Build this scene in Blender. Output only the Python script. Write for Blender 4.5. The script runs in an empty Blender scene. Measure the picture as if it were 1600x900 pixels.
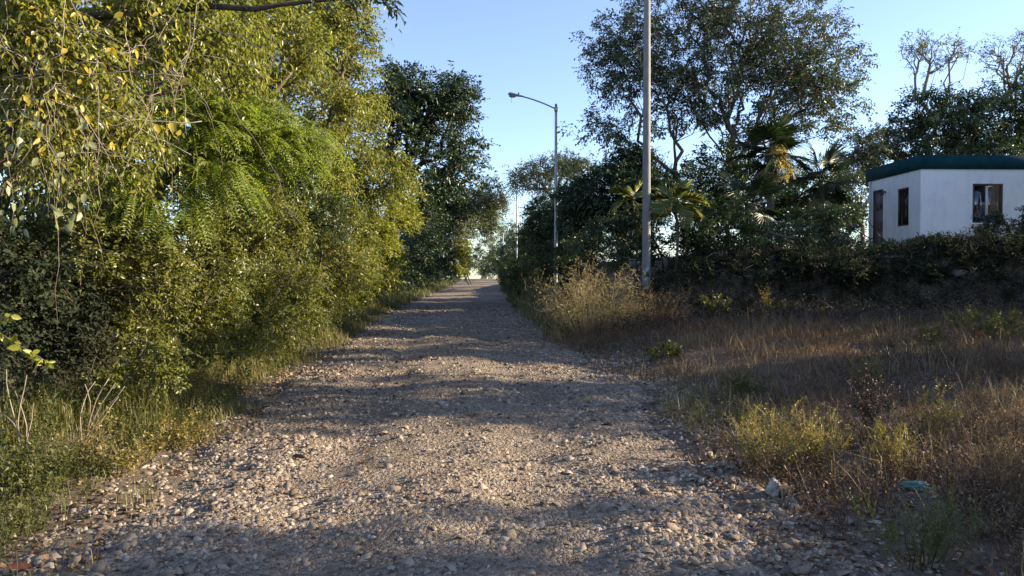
import bpy, bmesh, math
import numpy as np

# ------------------------------------------------------------------ camera, sky, sun, exposure
scene = bpy.context.scene
col = scene.collection
FPX = 1208.0                       # focal length in pixels of the 1600 px wide photograph
EYE, HORIZON = 1.5, 430.0
cam_data = bpy.data.cameras.new("camera")
cam_data.sensor_width = 36.0
cam_data.lens = 36.0 * FPX / 1600.0
cam_data.clip_start = 0.05
cam_data.clip_end = 6000.0
cam = bpy.data.objects.new("camera", cam_data)
cam.location = (0, 0, EYE)
cam.rotation_euler = (math.radians(90.0) - math.atan((450 - HORIZON) / FPX), 0, 0)
col.objects.link(cam)
scene.camera = cam

SUN_AZ, SUN_EL = math.radians(83.0), math.radians(17.0)      # azimuth clockwise from the view direction (+Y)
world = bpy.data.worlds.new("World")
scene.world = world
world.use_nodes = True
wn = world.node_tree.nodes
wl = world.node_tree.links
wn.clear()
w_out = wn.new("ShaderNodeOutputWorld")
w_bg = wn.new("ShaderNodeBackground")
w_sky = wn.new("ShaderNodeTexSky")
w_sky.sky_type = 'NISHITA'
w_sky.sun_disc = False
w_sky.sun_elevation = SUN_EL
w_sky.sun_rotation = SUN_AZ
w_sky.altitude = 0
w_sky.air_density = 1.0
w_sky.dust_density = 0.15
w_sky.ozone_density = 4.0
w_bg.inputs["Strength"].default_value = 0.112
w_hs = wn.new("ShaderNodeHueSaturation")          # the slightly milky sky of a humid morning
w_hs.inputs["Hue"].default_value = 0.511
w_hs.inputs["Saturation"].default_value = 0.88
w_hs.inputs["Value"].default_value = 1.0
wl.new(w_sky.outputs[0], w_hs.inputs["Color"])
wl.new(w_hs.outputs[0], w_bg.inputs[0])
wl.new(w_bg.outputs[0], w_out.inputs[0])

sun_data = bpy.data.lights.new("sun", 'SUN')
sun_data.energy = 5.0
sun_data.angle = math.radians(0.53)
sun_data.color = (1.0, 0.83, 0.60)
sun = bpy.data.objects.new("sun", sun_data)
sun.rotation_euler = (math.radians(90) - SUN_EL, 0, -SUN_AZ + math.pi)
col.objects.link(sun)

vs = scene.view_settings
vs.view_transform = 'Standard'
vs.look = 'None'
vs.gamma = 1.0
vs.use_curve_mapping = False
vs.exposure = 1.6
cy = scene.cycles
cy.use_denoising = True
cy.max_bounces = 6
cy.diffuse_bounces = 3
cy.glossy_bounces = 2
cy.transmission_bounces = 4
cy.transparent_max_bounces = 6
cy.caustics_reflective = False
cy.caustics_refractive = False

rng = np.random.default_rng(11)


# ------------------------------------------------------------------ helpers: numbers
def sst(a, b, x):
    t = np.clip((x - a) / (b - a), 0, 1)
    return t * t * (3 - 2 * t)


_tab = np.random.default_rng(5).random((256, 256))


def vnoise(x, y):
    xi = np.floor(x).astype(int); yi = np.floor(y).astype(int)
    fx = x - xi; fy = y - yi
    fx = fx * fx * (3 - 2 * fx); fy = fy * fy * (3 - 2 * fy)
    a = _tab[xi & 255, yi & 255]; b = _tab[(xi + 1) & 255, yi & 255]
    c = _tab[xi & 255, (yi + 1) & 255]; d = _tab[(xi + 1) & 255, (yi + 1) & 255]
    return (a * (1 - fx) + b * fx) * (1 - fy) + (c * (1 - fx) + d * fx) * fy - 0.5


def fbm(x, y, o=3):
    s = 0; k = 1.0
    for i in range(o):
        s = s + vnoise(x * 2 ** i + 17 * i, y * 2 ** i + 31 * i) * k
        k *= 0.5
    return s


def unit(v):
    return v / np.maximum(np.linalg.norm(v, axis=-1, keepdims=True), 1e-9)


def at(px, py, d):
    """world point seen at a photograph pixel at distance d along the view direction"""
    return np.array([(px - 800.0) / FPX * d, d, EYE + (HORIZON - py) / FPX * d])


RD = np.array([-40, 0, 3.86, 6.7, 10.1, 15.8, 29, 45, 73, 100, 140, 220, 2000.])
RL = np.array([-2.1, -2.1, -2.25, -2.72, -3.1, -3.6, -4.7, -5.1, -5.9, -6.6, -11.5, -26, -500.])
RR = np.array([1.4, 1.4, 1.43, 1.48, 1.6, 1.15, .22, -.2, -.9, -1.3, -6.2, -20, -490.])
ZD = np.array([-40, 15, 29, 45, 73, 100, 108, 125, 170, 300, 800, 2000.])
ZV = np.array([0, 0, .1, .2, .45, .97, 1.0, .75, -1., -4.5, -9, -16.])


def road_l(y): return np.interp(y, RD, RL) + 0.22 * fbm(y * 0.55, y * 0 + 3.3)
def road_r(y): return np.interp(y, RD, RR) + 0.30 * fbm(y * 0.5, y * 0 + 9.1)


def base_z(y):
    k = np.array([-6, -3, 0, 3, 6.]) * np.clip(np.asarray(y, float)[..., None] / 40, .15, 1)
    return np.interp(np.asarray(y, float)[..., None] + k, ZD, ZV).mean(-1)


def ground_z(x, y):
    x = np.asarray(x, float); y = np.asarray(y, float)
    u = x - road_r(y); v = road_l(y) - x
    z = base_z(y) + 0.09 * fbm(x * .9, y * .9) + 0.05 * fbm(x * 3.1, y * 3.1)
    fade = 1 - sst(60, 110, y)
    z = z + (0.30 * sst(.2, 1.8, u) * sst(8, 15, y) + 0.03 * np.clip(u, 0, 9)) * fade
    bank = sst(0, 1.9, y - 17.2 - 1.0 * fbm(x * .35, y * .1)) * sst(1.4, 3.9, u)
    z = z + bank * (1.45 + 0.30 * fbm(x * 1.3, y * 1.3)) * fade
    z = z + (0.10 * sst(0, 1.6, v) + .15 * sst(1.5, 6, v)) * fade
    inside = sst(.05, .5, -u) * sst(.05, .5, -v)
    return z - 0.10 * inside


def road_z(x, y):
    x = np.asarray(x, float); y = np.asarray(y, float)
    l = road_l(y); r = road_r(y)
    t = (x - l) / (r - l)
    near = 1 - sst(25, 60, y)
    crown = 0.06 * (1 - (2 * t - 1) ** 2)
    rut = -0.045 * (np.exp(-((t - .30) / .08) ** 2) + np.exp(-((t - .70) / .08) ** 2)) * near
    edge = -0.16 * (sst(.0, .45, l - x + .18) + sst(.0, .45, x - r + .18))
    bumps = (0.055 * fbm(x * 1.1, y * 1.1) + 0.038 * fbm(x * 3.6, y * 3.6) + .016 * fbm(x * 10, y * 10, 2) * (y < 18)) * near
    return base_z(y) + 0.0 + crown + rut + edge + bumps


# ------------------------------------------------------------------ helpers: meshes and objects
def mk_mesh(name, V, F, smooth=False):
    V = np.ascontiguousarray(V, dtype=np.float32); F = np.ascontiguousarray(F, dtype=np.int32)
    me = bpy.data.meshes.new(name)
    me.vertices.add(len(V)); me.vertices.foreach_set("co", V.ravel())
    k = F.shape[1]
    me.loops.add(F.size); me.loops.foreach_set("vertex_index", F.ravel())
    me.polygons.add(len(F)); me.polygons.foreach_set("loop_start", np.arange(0, F.size, k, dtype=np.int32))
    if smooth:
        me.polygons.foreach_set("use_smooth", np.ones(len(F), dtype=bool))
    me.update(calc_edges=True)
    return me


def link(name, me, mat=None, parent=None, loc=None):
    o = bpy.data.objects.new(name, me)
    col.objects.link(o)
    if mat is not None and me is not None and not me.materials:
        me.materials.append(mat)
    if parent is not None:
        o.parent = parent
    if loc is not None:
        o.location = loc
    return o


def thing(name, label, cat, loc=(0, 0, 0), group=None):
    o = bpy.data.objects.new(name, None)
    o.empty_display_size = 0.3
    col.objects.link(o)
    o.location = loc
    return tag(o, label, cat, group)


def tag(o, label=None, cat=None, group=None, kind=None):
    if label: o["label"] = label
    if cat: o["category"] = cat
    if group: o["group"] = group
    if kind: o["kind"] = kind
    return o


def join(parts):
    """parts: list of (V, F) with equal face size"""
    vs_, fs_, n = [], [], 0
    for V, F in parts:
        vs_.append(V); fs_.append(F + n); n += len(V)
    return np.concatenate(vs_), np.concatenate(fs_)


def box(c, s, rz=0.0):
    c = np.array(c, float); s = np.array(s, float) / 2
    q = np.array([[-1, -1, -1], [1, -1, -1], [1, 1, -1], [-1, 1, -1], [-1, -1, 1], [1, -1, 1], [1, 1, 1], [-1, 1, 1]]) * s
    if rz:
        k, w = math.cos(rz), math.sin(rz)
        q = q @ np.array([[k, w, 0], [-w, k, 0], [0, 0, 1]])
    return q + c, np.array([[0, 3, 2, 1], [4, 5, 6, 7], [0, 1, 5, 4], [1, 2, 6, 5], [2, 3, 7, 6], [3, 0, 4, 7]])


def frames(T):
    ref = np.where(np.abs(T[:, 2:3]) > .9, np.array([[1., 0, 0]]), np.array([[0, 0, 1.]]))
    A = unit(np.cross(T, ref)); B = np.cross(T, A)
    return A, B


def segs(P0, P1, R0, R1, n=5):
    """independent tapered tubes"""
    T = unit(P1 - P0); A, B = frames(T)
    th = np.arange(n) * 2 * math.pi / n
    ring = np.cos(th)[None, :, None] * A[:, None] + np.sin(th)[None, :, None] * B[:, None]
    V = np.concatenate([P0[:, None] + ring * R0[:, None, None], P1[:, None] + ring * R1[:, None, None]], 1)
    m = len(P0); k = np.arange(n); k2 = (k + 1) % n
    f = np.stack([k, k2, k2 + n, k + n], 1)
    F = (np.arange(m) * 2 * n)[:, None, None] + f[None]
    return V.reshape(-1, 3), F.reshape(-1, 4)


def ribbons(P0, P1, P2, R, r):
    """thin twigs as folded two-piece strips"""
    T = unit(P2 - P0); S = unit(np.cross(T, unit(r.standard_normal(P0.shape)))) * R
    V = np.stack([P0 - S, P0 + S, P1 - S * .85, P1 + S * .85, P2 - S * .3, P2 + S * .3], 1)
    F = (np.arange(len(P0)) * 6)[:, None, None] + np.array([[0, 1, 3, 2], [2, 3, 5, 4]])[None]
    return V.reshape(-1, 3), F.reshape(-1, 4)


def path_tube(P, R, n=6, cap=True):
    P = np.asarray(P, float); R = np.broadcast_to(np.asarray(R, float), (len(P),))
    T = unit(np.gradient(P, axis=0))
    A = np.zeros_like(P); a = frames(T[:1])[0][0]
    for i in range(len(P)):
        a = a - T[i] * a.dot(T[i]); a = a / max(np.linalg.norm(a), 1e-9); A[i] = a
    B = np.cross(T, A)
    th = np.arange(n) * 2 * math.pi / n
    V = (P[:, None] + R[:, None, None] * (np.cos(th)[None, :, None] * A[:, None] + np.sin(th)[None, :, None] * B[:, None])).reshape(-1, 3)
    k = np.arange(n); k2 = (k + 1) % n
    f = np.stack([k, k2, k2 + n, k + n], 1)
    F = ((np.arange(len(P) - 1) * n)[:, None, None] + f[None]).reshape(-1, 4)
    if cap:
        c0 = len(V); V = np.concatenate([V, P[:1], P[-1:]]); e = (len(P) - 1) * n
        caps = [[k2[i], k[i], c0, c0] for i in range(n)] + [[e + k[i], e + k2[i], c0 + 1, c0 + 1] for i in range(n)]
        # degenerate quads are split away: use two-step fan with tiny inner ring instead
        V = V[:-2]
        inner0 = P[0] + (V[:n] - P[0]) * .02; inner1 = P[-1] + (V[e:e + n] - P[-1]) * .02
        s = len(V); V = np.concatenate([V, inner0, inner1])
        caps = [[k2[i], k[i], s + k[i], s + k2[i]] for i in range(n)] + [[e + k[i], e + k2[i], s + n + k2[i], s + n + k[i]] for i in range(n)]
        F = np.concatenate([F, np.array(caps)])
    return V, F


def leaf_mesh(P, A, N, L, W, fold=.18, shape='dia', curl=.12):
    A = unit(A); N = unit(N - A * (N * A).sum(1, keepdims=True)); S = np.cross(A, N)
    L = L[:, None]; W = W[:, None]; n = len(P)
    if shape == 'dia':
        V = np.stack([P, P + A * L * .45 + S * W * .5 + N * W * fold, P + A * L - N * L * curl, P + A * L * .45 - S * W * .5 + N * W * fold], 1)
        F = (np.arange(n) * 4)[:, None, None] + np.array([[0, 1, 2], [0, 2, 3]])[None]
        return V.reshape(-1, 3), F.reshape(-1, 3)
    V = np.stack([P, P + A * L * .25 + S * W * .45 + N * W * fold, P + A * L * .65 + S * W * .42 + N * (W * fold - L * curl * .4), P + A * L - N * L * curl,
                  P + A * L * .65 - S * W * .42 + N * (W * fold - L * curl * .4), P + A * L * .25 - S * W * .45 + N * W * fold], 1)
    F = (np.arange(n) * 6)[:, None, None] + np.array([[0, 1, 2, 3], [0, 3, 4, 5]])[None]
    return V.reshape(-1, 3), F.reshape(-1, 4)


def blade_mesh(P, az, H, W, lean, bend):
    """grass blades: two segments, tip bent over"""
    d = np.stack([np.cos(az), np.sin(az), az * 0], 1); s = np.stack([-np.sin(az), np.cos(az), az * 0], 1)
    H = H[:, None]; W = W[:, None]; lean = lean[:, None]; bend = bend[:, None]
    up = np.array([[0, 0, 1.]])
    m = P + up * H * .55 + d * H * lean * .5
    t = P + up * H * (1 - .35 * bend) + d * H * (lean + bend)
    V = np.stack([P - s * W / 2, P + s * W / 2, m - s * W * .4, m + s * W * .4, t], 1)
    F = (np.arange(len(P)) * 5)[:, None, None] + np.array([[0, 1, 3], [0, 3, 2], [2, 3, 4]])[None]
    return V.reshape(-1, 3), F.reshape(-1, 3)


# ------------------------------------------------------------------ helpers: materials
def new_mat(name):
    m = bpy.data.materials.new(name); m.use_nodes = True
    nt = m.node_tree; nt.nodes.clear()
    out = nt.nodes.new("ShaderNodeOutputMaterial")
    return m, nt, out


def ramp(nt, stops):
    r = nt.nodes.new("ShaderNodeValToRGB")
    el = r.color_ramp.elements
    while len(el) < len(stops): el.new(0.5)
    for e, (p, c) in zip(el, stops):
        e.position = p; e.color = (*c, 1)
    return r


def noise(nt, scale, detail=3, rough=.55, coord='Object', vec=None):
    n = nt.nodes.new("ShaderNodeTexNoise")
    n.inputs["Scale"].default_value = scale; n.inputs["Detail"].default_value = detail
    n.inputs["Roughness"].default_value = rough
    if vec is None:
        t = nt.nodes.new("ShaderNodeTexCoord"); vec = t.outputs[coord]
    nt.links.new(vec, n.inputs["Vector"])
    return n


def mixc(nt, fac, a, b, mode='MIX'):
    m = nt.nodes.new("ShaderNodeMix"); m.data_type = 'RGBA'; m.blend_type = mode
    for s, v in ((m.inputs[0], fac), (m.inputs[6], a), (m.inputs[7], b)):
        if hasattr(v, 'is_output'): nt.links.new(v, s)
        elif isinstance(v, (int, float)): s.default_value = v
        else: s.default_value = (*v, 1)
    return m.outputs[2]


def leaf_mat(name, stops, trans=.35, rough=.45, clump=None, spec=.5, clump_scale=.9):
    m, nt, out = new_mat(name)
    g = nt.nodes.new("ShaderNodeNewGeometry")
    r = ramp(nt, stops); nt.links.new(g.outputs["Random Per Island"], r.inputs[0])
    c = r.outputs[0]
    if clump:
        n = noise(nt, clump_scale, 2, .5)
        rr = ramp(nt, [(.38, (0, 0, 0)), (.62, (1, 1, 1))]); nt.links.new(n.outputs[0], rr.inputs[0])
        sc = nt.nodes.new("ShaderNodeMath"); sc.operation = 'MULTIPLY'; sc.inputs[1].default_value = .6
        nt.links.new(rr.outputs[0], sc.inputs[0])
        c = mixc(nt, sc.outputs[0], c, clump)
    p = nt.nodes.new("ShaderNodeBsdfPrincipled")
    p.inputs["Roughness"].default_value = rough
    p.inputs["Specular IOR Level"].default_value = spec
    nt.links.new(c, p.inputs["Base Color"])
    t = nt.nodes.new("ShaderNodeBsdfTranslucent")
    tc = mixc(nt, 1.0, c, (1.0, 1.05, .55), 'MULTIPLY'); nt.links.new(tc, t.inputs["Color"])
    mx = nt.nodes.new("ShaderNodeMixShader"); mx.inputs[0].default_value = trans
    nt.links.new(p.outputs[0], mx.inputs[1]); nt.links.new(t.outputs[0], mx.inputs[2])
    nt.links.new(mx.outputs[0], out.inputs["Surface"])
    return m


def solid_mat(name, c1, c2=None, scale=6., rough=.8, bump=0., bump_scale=30., metal=0., spec=.4, detail=4, stretch=None):
    m, nt, out = new_mat(name)
    p = nt.nodes.new("ShaderNodeBsdfPrincipled")
    p.inputs["Roughness"].default_value = rough; p.inputs["Metallic"].default_value = metal
    p.inputs["Specular IOR Level"].default_value = spec
    vec = None
    if stretch:
        t = nt.nodes.new("ShaderNodeTexCoord"); mp = nt.nodes.new("ShaderNodeMapping"); mp.inputs["Scale"].default_value = stretch
        nt.links.new(t.outputs["Object"], mp.inputs[0]); vec = mp.outputs[0]
    if c2 is None: c2 = tuple(v * .7 for v in c1)
    n = noise(nt, scale, detail, .6, vec=vec)
    r = ramp(nt, [(.3, c2), (.7, c1)]); nt.links.new(n.outputs[0], r.inputs[0])
    nt.links.new(r.outputs[0], p.inputs["Base Color"])
    if bump:
        nb = noise(nt, bump_scale, 4, .65, vec=vec)
        b = nt.nodes.new("ShaderNodeBump"); b.inputs["Strength"].default_value = bump; b.inputs["Distance"].default_value = .02
        nt.links.new(nb.outputs[0], b.inputs["Height"]); nt.links.new(b.outputs[0], p.inputs["Normal"])
    nt.links.new(p.outputs[0], out.inputs["Surface"])
    return m


def island_mat(name, stops, rough=.85, scale=40., bump=.3):
    """opaque material whose colour varies from piece to piece"""
    m, nt, out = new_mat(name)
    g = nt.nodes.new("ShaderNodeNewGeometry")
    r = ramp(nt, stops); nt.links.new(g.outputs["Random Per Island"], r.inputs[0])
    n = noise(nt, scale, 4, .6)
    c = mixc(nt, .35, r.outputs[0], n.outputs[0], 'SOFT_LIGHT')
    p = nt.nodes.new("ShaderNodeBsdfPrincipled"); p.inputs["Roughness"].default_value = rough
    p.inputs["Specular IOR Level"].default_value = .25
    nt.links.new(c, p.inputs["Base Color"])
    b = nt.nodes.new("ShaderNodeBump"); b.inputs["Strength"].default_value = bump; b.inputs["Distance"].default_value = .01
    nt.links.new(n.outputs[0], b.inputs["Height"]); nt.links.new(b.outputs[0], p.inputs["Normal"])
    nt.links.new(p.outputs[0], out.inputs["Surface"])
    return m


M = {}
M['olive'] = leaf_mat('olive_leaf', [(0, (0.086, 0.102, 0.019)), (.45, (0.188, 0.199, 0.038)), (.8, (0.302, 0.291, 0.066)), (1, (0.460, 0.398, 0.084))], .5, .36, (0.173, 0.199, 0.030))
M['olive_small'] = leaf_mat('small_olive_leaf', [(0, (0.076, 0.090, 0.017)), (.5, (0.165, 0.177, 0.032)), (.85, (0.276, 0.267, 0.063)), (1, (0.414, 0.355, 0.081))], .5, .38, (0.137, 0.161, 0.025))
M['vine_leaf'] = leaf_mat('vine_leaf', [(0, (0.106, 0.122, 0.020)), (.4, (0.201, 0.217, 0.033)), (.7, (0.295, 0.301, 0.077)), (.9, (0.390, 0.359, 0.044)), (1, (0.530, 0.423, 0.033))], .5, .35, (0.176, 0.198, 0.033))
M['yellow_leaf'] = leaf_mat('yellow_leaf', [(0, (.45, .32, .03)), (.6, (.50, .38, .05)), (1, (.34, .32, .06))], .45, .4)
M['pale_leaf'] = leaf_mat('pale_leaf', [(0, (.20, .21, .10)), (1, (.32, .33, .17))], .4, .35)
M['feather'] = leaf_mat('feather_leaf', [(0, (0.131, 0.182, 0.024)), (.6, (0.207, 0.273, 0.033)), (1, (0.306, 0.344, 0.055))], .55, .5)
M['bright'] = leaf_mat('bright_leaf', [(0, (0.143, 0.176, 0.022)), (.6, (0.260, 0.270, 0.036)), (1, (0.390, 0.365, 0.048))], .45, .42)
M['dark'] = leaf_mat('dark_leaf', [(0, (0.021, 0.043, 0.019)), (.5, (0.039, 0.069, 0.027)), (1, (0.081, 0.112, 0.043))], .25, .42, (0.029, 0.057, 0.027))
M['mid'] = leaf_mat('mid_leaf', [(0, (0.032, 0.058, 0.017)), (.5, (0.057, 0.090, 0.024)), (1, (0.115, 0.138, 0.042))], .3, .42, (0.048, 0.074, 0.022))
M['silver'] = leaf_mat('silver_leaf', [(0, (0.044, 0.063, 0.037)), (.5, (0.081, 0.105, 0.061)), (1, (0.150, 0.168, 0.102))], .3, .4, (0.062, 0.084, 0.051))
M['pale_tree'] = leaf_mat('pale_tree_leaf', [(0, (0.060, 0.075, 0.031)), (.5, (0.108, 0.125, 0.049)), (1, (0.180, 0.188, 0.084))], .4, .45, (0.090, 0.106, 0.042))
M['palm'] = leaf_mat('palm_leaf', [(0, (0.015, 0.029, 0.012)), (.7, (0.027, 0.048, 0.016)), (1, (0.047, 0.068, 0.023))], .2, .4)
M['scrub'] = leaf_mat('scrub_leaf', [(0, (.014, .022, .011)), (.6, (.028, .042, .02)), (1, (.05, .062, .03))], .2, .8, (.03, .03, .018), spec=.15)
M['palm_lit'] = leaf_mat('young_palm_leaf', [(0, (0.128, 0.144, 0.036)), (.7, (0.204, 0.216, 0.054)), (1, (0.289, 0.279, 0.081))], .45, .35)  # raised leaf colour carries the sunlight on the young palms
M['palm_dead'] = leaf_mat('dead_palm_leaf', [(0, (.10, .075, .04)), (1, (.20, .15, .085))], .2, .7)
M['flower'] = leaf_mat('palm_flower', [(0, (.55, .40, .13)), (1, (.74, .60, .28))], .4, .6)
M['dry_grass'] = leaf_mat('dry_grass_blade', [(0, (.10, .055, .034)), (.4, (.18, .112, .066)), (.75, (.26, .18, .10)), (1, (.37, .28, .17))], .3, .6, (.16, .075, .045), clump_scale=.8)
M['straw'] = leaf_mat('straw_blade', [(0, (0.230, 0.172, 0.086)), (.6, (0.368, 0.287, 0.149)), (1, (0.517, 0.425, 0.253))], .3, .55)
M['verge_grass'] = leaf_mat('verge_grass_blade', [(0, (.10, .10, .03)), (.5, (.18, .165, .05)), (.85, (.27, .23, .085)), (1, (.34, .27, .12))], .35, .5, (.12, .13, .03), clump_scale=1.2)
M['green_weed'] = leaf_mat('green_weed_leaf', [(0, (0.048, 0.059, 0.015)), (.5, (0.090, 0.109, 0.027)), (1, (0.162, 0.166, 0.048))], .38, .5, (0.119, 0.109, 0.033), clump_scale=1.5)
M['yellow_weed'] = leaf_mat('yellow_weed_leaf', [(0, (0.140, 0.122, 0.030)), (.5, (0.237, 0.193, 0.050)), (1, (0.355, 0.263, 0.090))], .38, .5)
M['brown_weed'] = leaf_mat('brown_weed_leaf', [(0, (0.022, 0.014, 0.011)), (.5, (0.053, 0.032, 0.023)), (1, (0.098, 0.064, 0.045))], .2, .7)  # brown deepened to put the bank's shade into the brush colour
M['litter'] = leaf_mat('fallen_leaf', [(0, (0.069, 0.032, 0.018)), (.4, (0.149, 0.069, 0.034)), (.75, (0.253, 0.149, 0.081)), (1, (0.414, 0.299, 0.196))], .15, .65)
M['bark'] = solid_mat('grey_bark', (.17, .14, .11), (.07, .055, .04), 9, .85, .5, 40)
M['bark_pale'] = solid_mat('pale_bark', (.30, .26, .21), (.14, .12, .09), 7, .85, .4, 35)
M['bark_dark'] = solid_mat('dark_bark', (.09, .07, .055), (.035, .028, .02), 9, .85, .5, 40)
M['vine_stem'] = solid_mat('vine_stem', (.32, .27, .21), (.14, .11, .08), 12, .8)
M['steel'] = solid_mat('galvanised_steel', (.36, .37, .38), (.24, .245, .25), 5, .48, .06, 60, metal=.75, stretch=(4, 4, .6))
M['concrete'] = solid_mat('pole_concrete', (.25, .25, .245), (.15, .15, .145), 4, .75, .15, 70, spec=.35, stretch=(3, 3, .8))
M['lamp_shell'] = solid_mat('lamp_shell', (.34, .35, .36), (.24, .25, .26), 8, .5, metal=.3)
M['lens'] = solid_mat('lamp_lens', (.30, .30, .28), (.22, .22, .2), 8, .2)

# ------------------------------------------------------------------ the ground and the road
def soil_material():
    m, nt, out = new_mat('dry_soil')
    p = nt.nodes.new("ShaderNodeBsdfPrincipled"); p.inputs["Roughness"].default_value = .95; p.inputs["Specular IOR Level"].default_value = .1
    n1 = noise(nt, .8, 4, .6); n2 = noise(nt, 9, 5, .7); n3 = noise(nt, 55, 3, .7)
    r1 = ramp(nt, [(.35, (.12, .092, .064)), (.65, (.19, .152, .112))]); nt.links.new(n1.outputs[0], r1.inputs[0])
    r2 = ramp(nt, [(.3, (.075, .058, .04)), (.55, (.155, .122, .088)), (.8, (.25, .21, .165))]); nt.links.new(n2.outputs[0], r2.inputs[0])
    c = mixc(nt, .6, r1.outputs[0], r2.outputs[0])
    c = mixc(nt, .5, c, n3.outputs[0], 'SOFT_LIGHT')
    nt.links.new(c, p.inputs["Base Color"])
    b = nt.nodes.new("ShaderNodeBump"); b.inputs["Strength"].default_value = .8; b.inputs["Distance"].default_value = .04
    nt.links.new(n2.outputs[0], b.inputs["Height"]); nt.links.new(b.outputs[0], p.inputs["Normal"])
    nt.links.new(p.outputs[0], out.inputs["Surface"])
    return m


def road_material():
    m, nt, out = new_mat('crushed_stone_road')
    p = nt.nodes.new("ShaderNodeBsdfPrincipled"); p.inputs["Roughness"].default_value = .95; p.inputs["Specular IOR Level"].default_value = .15
    tc = nt.nodes.new("ShaderNodeTexCoord")
    n1 = noise(nt, .55, 4, .6); n2 = noise(nt, 6, 5, .7)
    v1 = nt.nodes.new("ShaderNodeTexVoronoi"); v1.inputs["Scale"].default_value = 34; nt.links.new(tc.outputs["Object"], v1.inputs["Vector"])
    v2 = nt.nodes.new("ShaderNodeTexVoronoi"); v2.inputs["Scale"].default_value = 90; nt.links.new(tc.outputs["Object"], v2.inputs["Vector"])
    r1 = ramp(nt, [(.3, (.19, .142, .096)), (.5, (.285, .22, .153)), (.7, (.375, .305, .222))]); nt.links.new(n1.outputs[0], r1.inputs[0])
    r2 = ramp(nt, [(.3, (.14, .11, .083)), (.7, (.32, .265, .21))]); nt.links.new(n2.outputs[0], r2.inputs[0])
    c = mixc(nt, .5, r1.outputs[0], r2.outputs[0])
    bw = nt.nodes.new("ShaderNodeRGBToBW"); nt.links.new(v1.outputs["Color"], bw.inputs[0])
    c = mixc(nt, .55, c, bw.outputs[0], 'SOFT_LIGHT')
    bw2 = nt.nodes.new("ShaderNodeRGBToBW"); nt.links.new(v2.outputs["Color"], bw2.inputs[0])
    c = mixc(nt, .45, c, bw2.outputs[0], 'SOFT_LIGHT')
    nt.links.new(c, p.inputs["Base Color"])
    add = nt.nodes.new("ShaderNodeMath"); add.operation = 'MULTIPLY_ADD'; add.inputs[1].default_value = -1.0
    nt.links.new(v1.outputs["Distance"], add.inputs[0]); nt.links.new(n2.outputs[0], add.inputs[2])
    ad2 = nt.nodes.new("ShaderNodeMath"); ad2.operation = 'MULTIPLY_ADD'; ad2.inputs[1].default_value = -.5
    nt.links.new(v2.outputs["Distance"], ad2.inputs[0]); nt.links.new(add.outputs[0], ad2.inputs[2])
    b = nt.nodes.new("ShaderNodeBump"); b.inputs["Strength"].default_value = .9; b.inputs["Distance"].default_value = .03
    nt.links.new(ad2.outputs[0], b.inputs["Height"]); nt.links.new(b.outputs[0], p.inputs["Normal"])
    nt.links.new(p.outputs[0], out.inputs["Surface"])
    return m


def sheet(xs, ys, zf):
    X, Y = np.meshgrid(xs, ys)
    V = np.stack([X, Y, zf(X, Y)], -1).reshape(-1, 3)
    nx, ny = len(xs), len(ys)
    i = (np.arange(ny - 1)[:, None] * nx + np.arange(nx - 1)[None]).ravel()
    return V, np.stack([i, i + 1, i + 1 + nx, i + nx], 1)


gx = np.concatenate([[-1500, -700, -300, -150, -80, -50, -35, -25, -18, -13, -10, -8.5], np.arange(-7.5, 12, .2), np.arange(12, 26, .5), [27, 30, 34, 40, 50, 80, 150, 300, 700, 1500]])
gy = np.concatenate([[-60, -30, -15, -6, -2, 0], np.arange(1.5, 24, .2), np.arange(24, 60, .6), np.arange(60, 130, 2), [135, 150, 170, 200, 250, 320, 450, 700, 1100, 1800]])
V, F = sheet(gx, gy, ground_z)
ground = tag(link('ground', mk_mesh('ground', V, F, True), soil_material()), kind='structure')

ry = np.concatenate([[-12, -6, -2, 0], np.arange(1.5, 16, .09), np.arange(16, 40, .3), np.arange(40, 130, 1.5), np.arange(130, 240, 10)])
tt = np.linspace(0, 1, 64)
Yg = np.repeat(ry[:, None], 64, 1)
Xg = (road_l(ry) - .5)[:, None] * (1 - tt) + (road_r(ry) + .5)[:, None] * tt
V = np.stack([Xg, Yg, road_z(Xg, Yg)], -1).reshape(-1, 3)
i = (np.arange(len(ry) - 1)[:, None] * 64 + np.arange(63)[None]).ravel()
road = tag(link('gravel_road', mk_mesh('gravel_road', V, np.stack([i, i + 1, i + 65, i + 64], 1), True), road_material()), kind='structure')
tag(road, label='pale rutted gravel road running straight to a low crest')


def surf_z(x, y):
    return np.maximum(ground_z(x, y), road_z(x, y))


# stones of the road
M['stone'] = island_mat('limestone', [(0, (.085, .062, .042)), (.3, (.20, .152, .104)), (.7, (.30, .24, .172)), (.93, (.37, .305, .23)), (1, (.46, .40, .32))], .9, 35, .35)
M['stone_single'] = solid_mat('limestone_block', (.34, .275, .205), (.18, .137, .095), 14, .9, .5, 40)
_a = np.arange(5) * 2 * math.pi / 5                     # a broken stone half sunk into the road: five-sided foot, short ridge on top
CHIP_V = np.concatenate([np.stack([np.cos(_a), np.sin(_a), -.3 + 0 * _a], 1), [[-.35, .12, .8], [.42, -.1, .68]]])
CHIP_F = np.array([[0, 1, 6], [1, 5, 6], [1, 2, 5], [2, 3, 5], [3, 4, 5], [4, 6, 5], [4, 0, 6]])


def ico():
    bm = bmesh.new(); bmesh.ops.create_icosphere(bm, subdivisions=1, radius=1)
    bm.verts.ensure_lookup_table()
    v = np.array([w.co[:] for w in bm.verts]); f = np.array([[q.index for q in p.verts] for p in bm.faces]); bm.free()
    return v, f


ICO_V, ICO_F = ico()


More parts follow.
